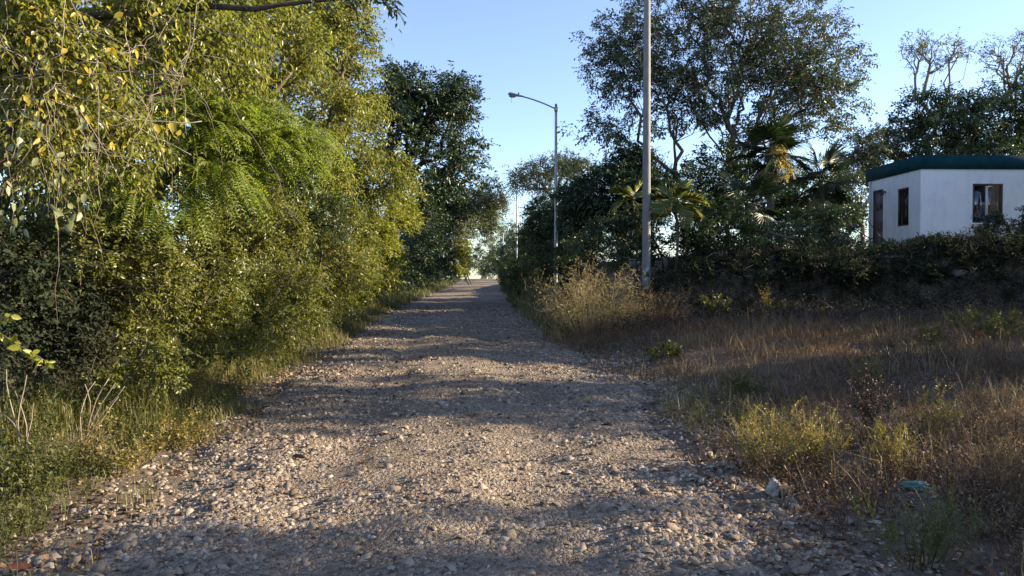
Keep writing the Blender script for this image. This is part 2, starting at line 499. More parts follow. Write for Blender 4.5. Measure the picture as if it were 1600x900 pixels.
def stones(P, S, r, base=(ICO_V, ICO_F), flat=.62, rough=.28):
    n = len(P); bv, bf = base; k = len(bv)
    V = bv[None] * (1 + rough * r.standard_normal((n, k, 1)).clip(-1.6, 1.6)) + rough * .35 * r.standard_normal((n, k, 3))
    sc = np.stack([r.uniform(.75, 1.35, n), r.uniform(.65, 1.1, n), flat * r.uniform(.6, 1.15, n)], 1) * S[:, None]
    V = V * sc[:, None]
    a = r.uniform(0, 6.28, n); tx = r.normal(0, .3, n)
    c, s = np.cos(tx)[:, None], np.sin(tx)[:, None]
    y = V[..., 1] * c - V[..., 2] * s; z = V[..., 1] * s + V[..., 2] * c
    c, s = np.cos(a)[:, None], np.sin(a)[:, None]
    V = np.stack([V[..., 0] * c - y * s, V[..., 0] * s + y * c, z], -1) + P[:, None]
    F = (np.arange(n) * k)[:, None, None] + bf[None]
    return V.reshape(-1, 3), F.reshape(-1, 3)


def road_points(n, r, y0, y1, power):
    """more points close to the camera, more along the edges than in the wheel tracks"""
    u = r.random(n); y = (y0 ** power + u * (y1 ** power - y0 ** power)) ** (1 / power)
    t = r.random(n)
    keep = r.random(n) < (.42 + .58 * sst(.12, .5, np.abs(t - .5) * 2) - .36 * (np.exp(-((t - .33) / .07) ** 2) + np.exp(-((t - .70) / .08) ** 2))) * np.clip(1.1 + 1.9 * fbm(t * 5, y * .8), .25, 1.2)
    y = y[keep]; t = t[keep]
    x = (road_l(y) - .25) * (1 - t) + (road_r(y) + .35) * t
    return x, y


r_ = np.random.default_rng(21)
x, y = road_points(52000, r_, 2.6, 34, .18)
ye = (3.0 ** .3 + r_.random(5200) * (15 ** .3 - 3.0 ** .3)) ** (1 / .3)
xe = np.where(r_.random(5200) < .75, road_r(ye) + .1 + np.abs(r_.normal(0, .42, 5200)), road_l(ye) - .05 - np.abs(r_.normal(0, .18, 5200)))
x = np.concatenate([x, xe]); y = np.concatenate([y, ye])
S = np.clip(r_.lognormal(math.log(.0125), .45, len(x)), .006, .036) * (1 + y / 30)
order = np.argsort(-S / y)
x, y, S = x[order], y[order], S[order]
big = 270
V, F = stones(np.stack([x[big:], y[big:], surf_z(x[big:], y[big:]) + S[big:] * .06], 1), S[big:], r_, (CHIP_V, CHIP_F), .75, .22)
tag(link('gravel', mk_mesh('gravel', V, F), M['stone'], road), 'loose crushed limestone gravel strewn over the road', kind='stuff')
variants = [mk_mesh('stone', *stones(np.zeros((1, 3)), np.ones(1), r_, flat=.55, rough=.34)) for _ in range(14)]
for vme in variants: vme.materials.append(M['stone_single'])
for i in range(big):
    o = link('stone', variants[i % 14], None, road, (x[i], y[i], float(surf_z(x[i], y[i])) + S[i] * .12))
    s_ = S[i] * 1.15
    o.scale = (s_, s_ * r_.uniform(.7, 1.1), s_ * r_.uniform(.7, 1.)); o.rotation_euler = (r_.normal(0, .25), r_.normal(0, .25), r_.uniform(0, 6.28))
# larger rocks of the road edge
for px, py, w in [(767, 613, 32), (1085, 880, 34), (300, 842, 22), (175, 830, 26), (1262, 800, 26), (1200, 800, 24), (1238, 862, 26), (250, 850, 24), (560, 862, 16), (95, 858, 24),
                  (1150, 835, 22), (1290, 760, 20), (330, 795, 20), (412, 760, 16), (980, 858, 20), (880, 815, 16), (690, 760, 14), (1130, 700, 18), (1075, 650, 18), (345, 690, 18)]:
    d = FPX * 1.45 / (py - HORIZON); p = at(px, py, d)
    o = link('stone', variants[int(px) % 14], None, road, (p[0], d, float(surf_z(p[0], d)) + .012))
    w = w / FPX * d / 2
    o.scale = (w, w * .7, w * (.45 if px == 767 else .6)); o.rotation_euler = (.1, .1, 0 if px == 767 else px * .7)


# ------------------------------------------------------------------ trees: skeleton through crown points, twigs and leaves
def skeleton(base, fork, pts, r, alpha=.45, wander=.10):
    """greedy branching tree from base over fork to every crown point; returns nodes, parents, is-tip flags"""
    base = np.array(base, float); fork = np.array(fork, float)
    k = 5
    nodes = [base + (fork - base) * (i / k) + (r.normal(0, .03, 3) * np.linalg.norm(fork - base) * (0 < i < k)) for i in range(k + 1)]
    par = [-1] + list(range(k)); plen = [np.linalg.norm(n - base) for n in nodes]
    first = k - 1
    tips = []
    order = np.argsort(np.linalg.norm(pts - fork, axis=1))
    cap = len(nodes) + len(pts) * 3
    A = np.zeros((cap, 3)); A[:len(nodes)] = nodes; PL = np.zeros(cap); PL[:len(nodes)] = plen
    n = len(nodes); par = par + [0] * (cap - n)
    for q in order:
        p = pts[q]
        d = np.linalg.norm(A[first:n] - p, axis=1)
        c = d + alpha * PL[first:n] + .5 * np.maximum(0, A[first:n, 2] - p[2])
        j = first + int(np.argmin(c)); dd = np.linalg.norm(p - A[j])
        steps = 3 if dd > .5 else 1
        prev = j
        for s in range(1, steps + 1):
            t = s / steps
            pos = A[j] + (p - A[j]) * t
            if s < steps: pos = pos + r.normal(0, wander, 3) * dd + np.array([0, 0, -.06 * dd])
            A[n] = pos; par[n] = prev; PL[n] = PL[prev] + np.linalg.norm(A[n] - A[prev]); prev = n; n += 1
        tips.append(prev)
    return A[:n], np.array(par[:n]), np.array(tips)


def radii(par, tips, r_tip, r_trunk):
    n = len(par); a = np.zeros(n); a[tips] += 1
    for i in range(n - 1, 0, -1): a[par[i]] += max(a[i], .3)
    a = np.maximum(a, .3)
    e = math.log(max(r_trunk / r_tip, 1.5)) / math.log(max(a[0], 2))
    return r_tip * a ** e


def lobes_points(lobes, n, r, shell=.45, clump=.22):
    """random points in a union of ellipsoids, denser near the surface"""
    w = np.array([(l[3] * l[4] * l[5]) ** .75 * (l[6] if len(l) > 6 else 1) for l in lobes]); k = r.choice(len(lobes), n, p=w / w.sum())
    d = unit(r.standard_normal((n, 3))); rad = r.random(n) ** shell
    L = np.array([l[:6] for l in lobes])[k]
    # gather the points into clumps: every point slides towards one of a few clump centres of its lobe
    for j in range(len(lobes)):
        q = np.where(k == j)[0]
        if len(q) < 6: continue
        m = max(3, len(q) // 8); cd = d[q[:m]]; cr = rad[q[:m]]
        c = cd * cr[:, None]; p = d[q] * rad[q][:, None]
        near = np.argmin(((p[:, None] - c[None]) ** 2).sum(-1), 1)
        p = p + (c[near] - p) * clump
        d[q] = unit(p); rad[q] = np.linalg.norm(p, axis=1)
    return L[:, :3] + d * rad[:, None] * L[:, 3:6], unit(d / L[:, 3:6])


def twigs_leaves(P, D, r, n_tw, tw_len, n_lf, LL, LW, droop=.25, leaf_droop=.3, out=.7, rand=.7, upn=.8, shape='dia', pinnate=False, up=.15, twig_r=.0025, fold=.18):
    n = len(P) * n_tw
    P0 = np.repeat(P, n_tw, 0) + r.normal(0, tw_len * .18, (n, 3)); D0 = np.repeat(D, n_tw, 0)
    T = unit(D0 * out + unit(r.standard_normal((n, 3))) * rand + np.array([0, 0, up]))
    TL = tw_len * r.uniform(.55, 1.25, n)
    t = (np.arange(n_lf) + .6) / n_lf
    t = t[None] + (0 if pinnate else r.uniform(-.5, .5, (n, n_lf)) / n_lf)
    pos = P0[:, None] + T[:, None] * (TL[:, None] * t)[..., None]
    pos[..., 2] -= droop * TL[:, None] * t ** 2
    tan = T[:, None] - np.array([0, 0, 1.]) * (2 * droop * t)[..., None]; tan = unit(tan)
    ref = unit(r.standard_normal((n, 3)) * .5 + np.array([0, 0, 1.]))
    side = unit(np.cross(tan, ref[:, None]))
    sg = np.where(np.arange(n_lf) % 2 == 0, 1., -1.)[None, :, None]
    if pinnate:
        A = side * sg + tan * .45 + np.array([0, 0, -.12]); N = np.cross(side, tan) + .15 * r.standard_normal(pos.shape)
        N = np.where(N[..., 2:3] < 0, -N, N)
        pos[:, 1::2] = pos[:, 0::2][:, :pos[:, 1::2].shape[1]]
    else:
        A = side * sg * .9 + tan * .6 + np.array([0, 0, -leaf_droop]) + r.standard_normal(pos.shape) * .35
        N = np.array([0, 0, upn]) + D0[:, None] * .45 + r.standard_normal(pos.shape) * .5
    m = n * n_lf
    Ls = LL * r.uniform(.6, 1.25, m); Ws = LW * r.uniform(.7, 1.2, m)
    lv = leaf_mesh(pos.reshape(-1, 3), A.reshape(-1, 3), N.reshape(-1, 3), Ls, Ws, fold, shape)
    mid = P0 + T * (TL * .5)[:, None]; mid[:, 2] -= droop * TL * .25
    end = P0 + T * TL[:, None]; end[:, 2] -= droop * TL
    tw = ribbons(P0, mid, end, twig_r * 1.2, r)
    return lv, tw


def make_tree(name, label, cat, base, fork, lobes, n_pts, r_trunk, bark, leaf, n_tw, tw_len, n_lf, LL, LW, seed=1, group=None, r_tip=.012, twig=True, crown='crown',
              shell=.45, alpha=.45, clump=.22, **kw):
    r = np.random.default_rng(seed)
    base = np.array(base, float)
    t = thing(name, label, cat, base, group)
    pts, dirs = lobes_points(lobes, n_pts, r, shell, clump)
    gz = ground_z(pts[:, 0], pts[:, 1]) + .12
    pts[:, 2] = np.maximum(pts[:, 2], gz)
    A, par, tips = skeleton(base, fork, pts, r, alpha)
    R = radii(par, tips, r_tip, r_trunk)
    R[0] *= 1.25
    ch = np.arange(1, len(A))
    Rp = np.minimum(R[par[ch]], R[ch] * 1.35); thick = R[ch] > max(.028, r_tip * 1.8)
    E = A[ch] + .02 * (A[ch] - A[par[ch]])
    V, F = join([segs(A[par[ch]][q], E[q], Rp[q], R[ch][q], k_) for q, k_ in ((thick, 7), (~thick, 3)) if q.any()])
    o = link('trunk', mk_mesh('trunk', V - base, F, True), bark, t)
    d_out = unit(A[tips] - A[par[tips]])
    lv, tw = twigs_leaves(A[tips], unit(d_out + .6 * dirs[np.argsort(np.linalg.norm(pts - np.array(fork), axis=1))]), r, n_tw, tw_len, n_lf, LL, LW, **kw)
    c = link(crown, mk_mesh(crown, lv[0] - base, lv[1]), leaf, t)
    if twig:
        link('twigs', mk_mesh('twigs', tw[0] - base, tw[1]), bark, t)["kind"] = "stuff"
    return t


def lobe(px, py, d, rx, ry, depth, w=1.0):
    p = at(px, py, d)
    return (p[0], p[1], p[2], rx / FPX * d, depth, ry / FPX * d, w)


def gpt(x, y, dz=-.05):
    return (x, y, float(ground_z(x, y)) + dz)

# ------------------------------------------------------------------ the white house
HX, HY, HROT = 12.66, 24.0, math.radians(1.5)
HZ = 2.35
house = thing('white_house', 'small flat-roofed white house with a teal roof band on the right', 'house', (HX, HY, HZ))
house.rotation_euler = (0, 0, HROT)


def paint_material():
    m, nt, out = new_mat('white_wall_paint')
    p = nt.nodes.new("ShaderNodeBsdfPrincipled"); p.inputs["Roughness"].default_value = .8; p.inputs["Specular IOR Level"].default_value = .2
    tc = nt.nodes.new("ShaderNodeTexCoord"); mp = nt.nodes.new("ShaderNodeMapping"); mp.inputs["Scale"].default_value = (1.6, 1.6, .5)
    nt.links.new(tc.outputs["Object"], mp.inputs[0])
    n = noise(nt, 2.2, 5, .65, vec=mp.outputs[0]); n2 = noise(nt, 26, 4, .6)
    r = ramp(nt, [(.25, (.66, .67, .69)), (.5, (.81, .82, .83)), (.75, (.85, .85, .85))]); nt.links.new(n.outputs[0], r.inputs[0])
    # dirt splashed up from the ground, faded upwards
    sx = nt.nodes.new("ShaderNodeSeparateXYZ"); nt.links.new(tc.outputs["Object"], sx.inputs[0])
    mr = nt.nodes.new("ShaderNodeMapRange"); mr.inputs[1].default_value = .0; mr.inputs[2].default_value = .7; mr.inputs[3].default_value = .5; mr.inputs[4].default_value = 0
    nt.links.new(sx.outputs[2], mr.inputs[0])
    mm = nt.nodes.new("ShaderNodeMath"); mm.operation = 'MULTIPLY'; nt.links.new(mr.outputs[0], mm.inputs[0]); nt.links.new(n2.outputs[0], mm.inputs[1])
    c = mixc(nt, mm.outputs[0], r.outputs[0], (.33, .30, .27))
    nt.links.new(c, p.inputs["Base Color"])
    br = nt.nodes.new("ShaderNodeTexBrick"); br.inputs["Scale"].default_value = 1; br.inputs["Brick Width"].default_value = .4; br.inputs["Row Height"].default_value = .2; br.inputs["Mortar Size"].default_value = .012
    mp2 = nt.nodes.new("ShaderNodeMapping"); mp2.inputs["Rotation"].default_value = (math.pi / 2, 0, 0); nt.links.new(tc.outputs["Object"], mp2.inputs[0]); nt.links.new(mp2.outputs[0], br.inputs["Vector"])
    bb = nt.nodes.new("ShaderNodeMath"); bb.operation = 'MULTIPLY_ADD'; bb.inputs[1].default_value = -.5; nt.links.new(br.outputs["Fac"], bb.inputs[0]); nt.links.new(n2.outputs[0], bb.inputs[2])
    b = nt.nodes.new("ShaderNodeBump"); b.inputs["Strength"].default_value = .35; b.inputs["Distance"].default_value = .012
    nt.links.new(bb.outputs[0], b.inputs["Height"]); nt.links.new(b.outputs[0], p.inputs["Normal"])
    nt.links.new(p.outputs[0], out.inputs["Surface"])
    return m


def glass_material():
    m, nt, out = new_mat('window_glass')
    n = noise(nt, 3, 2, .5); b = nt.nodes.new("ShaderNodeBump"); b.inputs["Strength"].default_value = .08; nt.links.new(n.outputs[0], b.inputs["Height"])
    g = nt.nodes.new("ShaderNodeBsdfGlossy"); g.inputs["Roughness"].default_value = .06; g.inputs["Color"].default_value = (.9, .93, 1, 1); nt.links.new(b.outputs[0], g.inputs["Normal"])
    t = nt.nodes.new("ShaderNodeBsdfTransparent"); t.inputs["Color"].default_value = (.55, .58, .6, 1)
    mx = nt.nodes.new("ShaderNodeMixShader"); mx.inputs[0].default_value = .13
    nt.links.new(t.outputs[0], mx.inputs[1]); nt.links.new(g.outputs[0], mx.inputs[2]); nt.links.new(mx.outputs[0], out.inputs["Surface"])
    return m


def dark_glass_material():
    m, nt, out = new_mat('dark_hatch_glass')
    p = nt.nodes.new("ShaderNodeBsdfPrincipled"); p.inputs["Base Color"].default_value = (.012, .014, .02, 1); p.inputs["Roughness"].default_value = .08
    n = noise(nt, 3, 2, .5); b = nt.nodes.new("ShaderNodeBump"); b.inputs["Strength"].default_value = .05; nt.links.new(n.outputs[0], b.inputs["Height"]); nt.links.new(b.outputs[0], p.inputs["Normal"])
    nt.links.new(p.outputs[0], out.inputs["Surface"])
    return m


M['paint'] = paint_material()
M['glass'] = glass_material()
M['hatch'] = dark_glass_material()
M['teal'] = solid_mat('teal_paint', (.009, .054, .066), (.005, .032, .04), 2.5, .85, .1, 40, spec=.15)
M['frame_dark'] = solid_mat('dark_window_frame', (.085, .05, .042), (.05, .03, .026), 8, .5)
M['frame_white'] = solid_mat('white_window_bar', (.62, .62, .6), (.45, .45, .44), 8, .5)
M['door'] = solid_mat('door_metal', (.15, .135, .135), (.10, .09, .09), 4, .55, stretch=(2, 2, .6))
M['curtain'] = solid_mat('curtain_cloth', (.13, .11, .14), (.08, .07, .09), 5, .9)
M['slab'] = solid_mat('roof_slab', (.35, .33, .3), (.22, .21, .19), 3, .9)


def wall_quads(width, height, thick, holes):
    """a wall in the local x-z plane, outer face at y=0, inner face at y=thick, with rectangular openings"""
    xs = sorted({0, width, *[h[0] for h in holes], *[h[1] for h in holes]}); zs = sorted({0, height, *[h[2] for h in holes], *[h[3] for h in holes]})
    Q = []
    def hole(a, b): return any(h[0] <= a < h[1] and h[2] <= b < h[3] for h in holes)
    for i in range(len(xs) - 1):
        for j in range(len(zs) - 1):
            x0, x1, z0, z1 = xs[i], xs[i + 1], zs[j], zs[j + 1]
            if hole(x0, z0): continue
            Q.append([(x0, 0, z0), (x1, 0, z0), (x1, 0, z1), (x0, 0, z1)]); Q.append([(x1, thick, z0), (x0, thick, z0), (x0, thick, z1), (x1, thick, z1)])
    for a, b, c, d in holes:
        Q += [[(a, 0, c), (a, thick, c), (b, thick, c), (b, 0, c)], [(a, 0, d), (b, 0, d), (b, thick, d), (a, thick, d)],
              [(a, 0, c), (a, 0, d), (a, thick, d), (a, thick, c)], [(b, 0, c), (b, thick, c), (b, thick, d), (b, 0, d)]]
    Q += [[(0, 0, 0), (0, 0, height), (0, thick, height), (0, thick, 0)], [(width, 0, 0), (width, thick, 0), (width, thick, height), (width, 0, height)]]
    V = np.array(Q, float).reshape(-1, 3)
    return V, np.arange(len(V)).reshape(-1, 4)


HW, HL, HH = 6.2, 3.2, 2.44
front_holes = [(1.64, 2.60, .78, 1.99)]
side_holes = [(.68, 1.36, .74, 1.96), (2.30, 3.02, .0, 2.08)]         # measured from the near corner backwards
V1, F1 = wall_quads(HW, HH + .3, .15, front_holes)
V1[:, 2] = np.where(V1[:, 2] == 0, -.6, V1[:, 2])
V2, F2 = wall_quads(HL - .152, HH + .3, .15, [(a - .152, b - .152, c, d) for a, b, c, d in side_holes])
V2[:, 2] = np.where((V2[:, 2] == 0) & ~((V2[:, 0] > 2.1) & (V2[:, 0] < 2.9)), -.6, V2[:, 2])
V2 = np.stack([V2[:, 1], V2[:, 0] + .152, V2[:, 2]], 1)               # turned: runs along +y, outer face at x=0
V3, F3 = box((HW / 2 + .076, HL + .076, (HH - .3) / 2), (HW - .152, .15, HH + .9))
V4, F4 = box((HW - .075, HL / 2 + .15, (HH - .3) / 2), (.15, HL - .31, HH + .9))
V, F = join([(V1, F1), (V2, F2[:, ::-1]), (V3, F3), (V4, F4)])
wall = link('wall', mk_mesh('wall', V, F), M['paint'], house)
V, F = box((HW / 2, HL / 2 + .08, .05), (HW - .34, HL - .2, .1)); link('floor', mk_mesh('floor', V, F), M['slab'], house)
fz = HH + .215
V, F = join([box((HW / 2, -.02, fz), (HW + .08, .04, .44)), box((-.02, HL / 2 + .1, fz), (.04, HL + .198, .44)),
             box((HW / 2, HL + .22, fz), (HW + .078, .04, .44)), box((HW + .02, HL / 2 + .1, fz), (.04, HL + .198, .44))])
link('roof_band', mk_mesh('roof_band', V, F), M['teal'], house)["label"] = 'dark teal painted band around the roof'
V, F = box((HW / 2, HL / 2 + .08, HH + .36), (HW - .01, HL + .14, .08)); link('roof', mk_mesh('roof', V, F), M['slab'], house)
# front window
a, b, c, d = front_holes[0]
win = link('window', mk_mesh('window', *join([box(((a + b) / 2, .05, c + .03), (b - a, .07, .06)), box(((a + b) / 2, .05, d - .03), (b - a, .07, .06)),
                                              box((a + .03, .05, (c + d) / 2), (.06, .07, d - c - .12)), box((b - .03, .05, (c + d) / 2), (.06, .07, d - c - .12))])), M['frame_dark'], house)
m_ = a + (b - a) * .49
link('mullion', mk_mesh('mullion', *box((m_, .055, (c + d) / 2), (.06, .05, d - c - .122))), M['frame_white'], win)
for s, e in ((a + .06, m_ - .03), (m_ + .03, b - .06)):
    link('pane', mk_mesh('pane', *box(((s + e) / 2, .075, (c + d) / 2), (e - s, .008, d - c - .122))), M['glass'], win)
for k in range(5):
    q = m_ + .03 + (b - .06 - m_ - .03) * (k + 1) / 6
    link('bar', mk_mesh('bar', *box((q, .03, (c + d) / 2), (.016, .016, d - c - .122))), M['frame_dark'], win)
fold = np.linspace(a - .05, m_ + .05, 40); zc = np.array([c - .1, d + .1])
CV = np.stack([np.repeat(fold, 2), np.repeat(.24 + .035 * np.sin(fold * 46), 2), np.tile(zc, 40)], 1); CI = np.arange(39) * 2
link('curtain', mk_mesh('curtain', CV, np.stack([CI, CI + 2, CI + 3, CI + 1], 1), True), M['curtain'], win)
link('sill', mk_mesh('sill', *box(((a + b) / 2, -.02, c - .03), (b - a + .12, .09, .05))), M['paint'], win)
# side window
a, b, c, d = side_holes[0]
win = link('window', mk_mesh('window', *join([box((.05, (a + b) / 2, c + .025), (.07, b - a, .05)), box((.05, (a + b) / 2, d - .025), (.07, b - a, .05)),
                                              box((.05, a + .025, (c + d) / 2), (.07, .05, d - c - .1)), box((.05, b - .025, (c + d) / 2), (.07, .05, d - c - .1))])), M['frame_dark'], house)
link('pane', mk_mesh('pane', *box((.085, (a + b) / 2, (c + d) / 2), (.008, b - a - .1, d - c - .1))), M['glass'], win)
for k in range(4):
    q = a + .05 + (b - a - .1) * (k + 1) / 5
    link('bar', mk_mesh('bar', *box((.035, q, (c + d) / 2), (.014, .014, d - c - .1))), M['frame_dark'], win)
fold = np.linspace(a - .05, b + .05, 40); zc = np.array([c - .1, d + .1])
CV = np.stack([np.repeat(.24 + .035 * np.sin(fold * 46), 2), np.repeat(fold, 2), np.tile(zc, 40)], 1)
link('curtain', mk_mesh('curtain', CV, np.stack([CI, CI + 2, CI + 3, CI + 1], 1), True), M['curtain'], win)
# door with frame, panels, small hatch and handle; a lamp beside it
a, b, c, d = side_holes[1]
door = link('door', mk_mesh('door', *box((.075, (a + b) / 2, d / 2 + .012), (.04, b - a - .104, d - .075))), M['door'], house)
link('door_frame', mk_mesh('door_frame', *join([box((.06, a + .025, d / 2), (.08, .05, d - .01)), box((.06, b - .025, d / 2), (.08, .05, d - .01)), box((.06, (a + b) / 2, d - .025), (.08, b - a - .102, .05))])), M['frame_dark'], door)
for z0, z1 in ((.12, .62), (.72, 1.28), (1.38, 1.94)):
    link('panel', mk_mesh('panel', *box((.05, (a + b) / 2, (z0 + z1) / 2), (.012, b - a - .22, z1 - z0))), M['door'], door)
link('hatch', mk_mesh('hatch', *box((.040, a + .2, 1.52), (.012, .16, .12))), M['hatch'], door)
link('handle', mk_mesh('handle', *join([box((.035, a + .12, 1.0), (.03, .03, .12)), box((.012, a + .16, 1.03), (.02, .12, .02))])), M['steel'], door)
V, F = path_tube([(-.004, 2.12, 1.95), (-.05, 2.12, 1.96), (-.09, 2.12, 1.95), (-.13, 2.12, 1.9), (-.15, 2.12, 1.86)], [.035, .03, .045, .06, .055], 8)
link('wall_lamp', mk_mesh('wall_lamp', V, F, True), M['frame_dark'], house)
V, F = path_tube([(-.04, HL - .06, -.4), (-.04, HL - .06, .6), (-.04, HL - .06, HH - .02)], [.04, .04, .04], 8)
link('downpipe', mk_mesh('downpipe', V, F, True), M['frame_white'], house)

# ------------------------------------------------------------------ street lamps
def street_lamp(label, x, y, top, r0, r1, mat, full=True, arm_dir=math.pi, foot=None):
    z0 = float(ground_z(x, y)) - .1
    t = thing('street_lamp', label, 'street lamp', (x, y, z0), 'street lamps along the road')
    H = top - z0
    zs = np.linspace(0, H, 14)
    V, F = path_tube(np.stack([zs * 0, zs * 0, zs], 1), r0 + (r1 - r0) * (zs / H), 14)
    pole = link('pole', mk_mesh('pole', V, F, True), mat, t)
    V, F = path_tube([(0, 0, H - .30), (0, 0, H - .28), (0, 0, H - .12), (0, 0, H - .1)], [r1 * 1.1, r1 * 1.45, r1 * 1.45, r1 * 1.1], 12)
    link('collar', mk_mesh('collar', V, F, True), M['steel'], pole)
    dx, dy = math.cos(arm_dir), math.sin(arm_dir)
    s = np.linspace(0, 1, 9); reach = 1.28; rise = .46 * (1.35 * s - .35 * s ** 2)
    P = np.stack([dx * reach * s, dy * reach * s, H - .2 + rise], 1)
    V, F = path_tube(P, .028, 8); link('arm', mk_mesh('arm', V, F, True), M['steel'], t)
    # lamp head: flat teardrop shell, wider and deeper towards its outer end, lens below
    s = np.linspace(0, 1, 12); e = P[-1] - np.array([dx, dy, .2]) * .03
    wid = np.interp(s, [0, .12, .3, .6, .85, .96, 1], [.035, .05, .06, .125, .135, .09, .01]); hei = np.interp(s, [0, .12, .3, .6, .85, .96, 1], [.035, .045, .05, .075, .085, .06, .01])
    th = np.arange(12) * 2 * math.pi / 12
    C = e + np.stack([dx * .62 * s, dy * .62 * s, .10 * s], 1)
    ring = np.stack([-dy * np.cos(th), dx * np.cos(th), th * 0], 1)
    V = (C[:, None] + wid[:, None, None] * ring[None] + (hei[:, None] * np.where(np.sin(th) > 0, 1, .55) * np.sin(th))[..., None] * np.array([0, 0, 1.])).reshape(-1, 3)
    k = np.arange(12); k2 = (k + 1) % 12
    F = ((np.arange(11) * 12)[:, None, None] + np.stack([k, k2, k2 + 12, k + 12], 1)[None]).reshape(-1, 4)
    head = link('lamp_head', mk_mesh('lamp_head', V, F, True), M['lamp_shell'], t)
    if full:
        cc = e + np.array([dx * .43, dy * .43, .03]); s = np.linspace(0, 1, 6); rr = np.cos(s * math.pi / 2 * .98)
        ring = np.stack([np.cos(th), np.sin(th), th * 0], 1) * np.array([[.15, .10, 1]])
        V = (cc + ring[None] * rr[:, None, None] - np.array([0, 0, .07]) * np.sin(s * math.pi / 2)[:, None, None]).reshape(-1, 3)
        F = ((np.arange(5) * 12)[:, None, None] + np.stack([k, k2, k2 + 12, k + 12], 1)[None]).reshape(-1, 4)
        link('lens', mk_mesh('lens', V, F, True), M['lens'], head)
        V, F = path_tube([e + np.array([dx * .2, dy * .2, .08]), e + np.array([dx * .2, dy * .2, .13]), e + np.array([dx * .2, dy * .2, .17])], [.03, .03, .015], 8)
        link('photocell', mk_mesh('photocell', V, F, True), M['lamp_shell'], head)
        b0 = e + np.array([dx * .48, dy * .48, -.03])
        V, F = path_tube([b0, b0 + [0.01, 0, -.08], b0 + [-.01, 0, -.16], b0 + [.0, 0, -.22]], .006, 4)
        link('loose_wire', mk_mesh('loose_wire', V, F, True), M['frame_dark'], head)
        V, F = box((0, -r0 * .98, .85), (.11, .02, .26)); link('access_cover', mk_mesh('access_cover', V, F), M['steel'], pole)
    return t


arm_az = math.pi + math.radians(4)
street_lamp('tall grey lamp post standing nearest, in dry weeds, its top out of frame', 3.30, 19.0, 8.6, .108, .08, M['concrete'], True, arm_az)
street_lamp('lamp post with a curved arm and head seen whole against the sky', 1.70, 30.0, 8.12, .075, .048, M['steel'], True, arm_az)
street_lamp('distant lamp post, second smallest, rising before the dark trees', .36, 60.0, 8.1, .075, .055, M['steel'], False, arm_az + 2.2)
street_lamp('farthest and smallest lamp post near the crest of the road', -1.25, 108.0, 8.0, .085, .07, M['steel'], False, arm_az + 2.2)

# ------------------------------------------------------------------ left side: thicket, from near to far
make_tree('vine_tree', 'tree draped in yellowing vine leaves and bare grey vines, top left corner', 'tree', gpt(-6.6, 6.4), (-5.8, 6.3, 1.6),
          [lobe(40, 60, 5.6, 150, 120, .8), lobe(160, 40, 6.2, 150, 110, .8), lobe(290, 40, 7.0, 120, 90, .8), lobe(30, 190, 5.8, 110, 70, .6, .8), lobe(150, 200, 6.6, 120, 80, .7), lobe(120, -160, 6.5, 200, 100, 1.2, .6), lobe(330, -110, 7.5, 140, 90, 1., .5)],
          350, .10, M['bark'], M['vine_leaf'], 10, .34, 9, .064, .029, seed=101, clump=.42, droop=.5, leaf_droop=.9, upn=.4, r_tip=.006)
make_tree('feathery_acacia', 'bright green feathery acacia with drooping fine fronds in the left thicket', 'tree', gpt(-6.3, 9.2), (-5.6, 9.0, 1.5),
          [lobe(290, 185, 7.6, 100, 40, .5), lobe(390, 205, 8.0, 90, 45, .5), lobe(340, 265, 7.8, 80, 40, .4), lobe(450, 235, 8.3, 60, 35, .4), lobe(240, 295, 7.5, 80, 40, .4), lobe(485, 215, 8.4, 30, 20, .3, .6)],
          130, .07, M['bark_dark'], M['feather'], 9, .36, 30, .055, .014, seed=102, droop=.6, pinnate=True, out=1.0, rand=.45, r_tip=.006, fold=.05)
make_tree('olive_shrub', 'dense olive shrub with tiny leaves, lowest left above the weeds', 'shrub', gpt(-5.1, 7.6), (-5.0, 7.7, .5),
          [lobe(150, 420, 7.6, 130, 110, .8), lobe(270, 430, 8.2, 110, 120, .8), lobe(200, 540, 7.6, 110, 60, .6), lobe(60, 420, 7.2, 110, 110, .7, .6)],
          300, .05, M['bark'], M['olive_small'], 9, .26, 12, .044, .025, seed=103, clump=.42, r_tip=.005, shell=.3)
make_tree('dark_shrub', 'shaded dark shrub filling the left picture edge at mid height', 'shrub', gpt(-5.6, 6.6), (-5.5, 6.7, .5),
          [lobe(20, 420, 6.6, 90, 90, .6), lobe(60, 540, 6.8, 110, 50, .6), lobe(-20, 520, 6.2, 60, 70, .5), lobe(110, 480, 7.2, 70, 70, .5)],
          170, .05, M['bark_dark'], M['scrub'], 7, .3, 10, .055, .03, seed=115, r_tip=.005, clump=.4)  # darker scrub leaf colour supplies the shade of this hollow
make_tree('olive_shrub', 'sprawling olive shrub arching to the gravel at mid left', 'shrub', gpt(-5.0, 10.2), (-4.9, 10.2, .5),
          [lobe(370, 430, 9.8, 110, 110, .8), lobe(440, 480, 10.4, 80, 70, .6), lobe(330, 520, 9.2, 90, 60, .6), lobe(400, 340, 10.4, 90, 70, .7)],
          300, .05, M['bark'], M['olive_small'], 9, .28, 12, .048, .026, seed=104, clump=.42, r_tip=.005, shell=.3)
make_tree('dark_shrub', 'deep green fine-leaved shrub below the feathery acacia', 'shrub', gpt(-6.0, 11.8), (-5.8, 11.8, .8),
          [lobe(430, 310, 11.5, 80, 70, .8), lobe(360, 330, 11, 70, 60, .7), lobe(480, 350, 12, 60, 60, .6)],
          170, .05, M['bark_dark'], M['mid'], 9, .3, 13, .05, .027, seed=105, clump=.42, r_tip=.005, shell=.35)
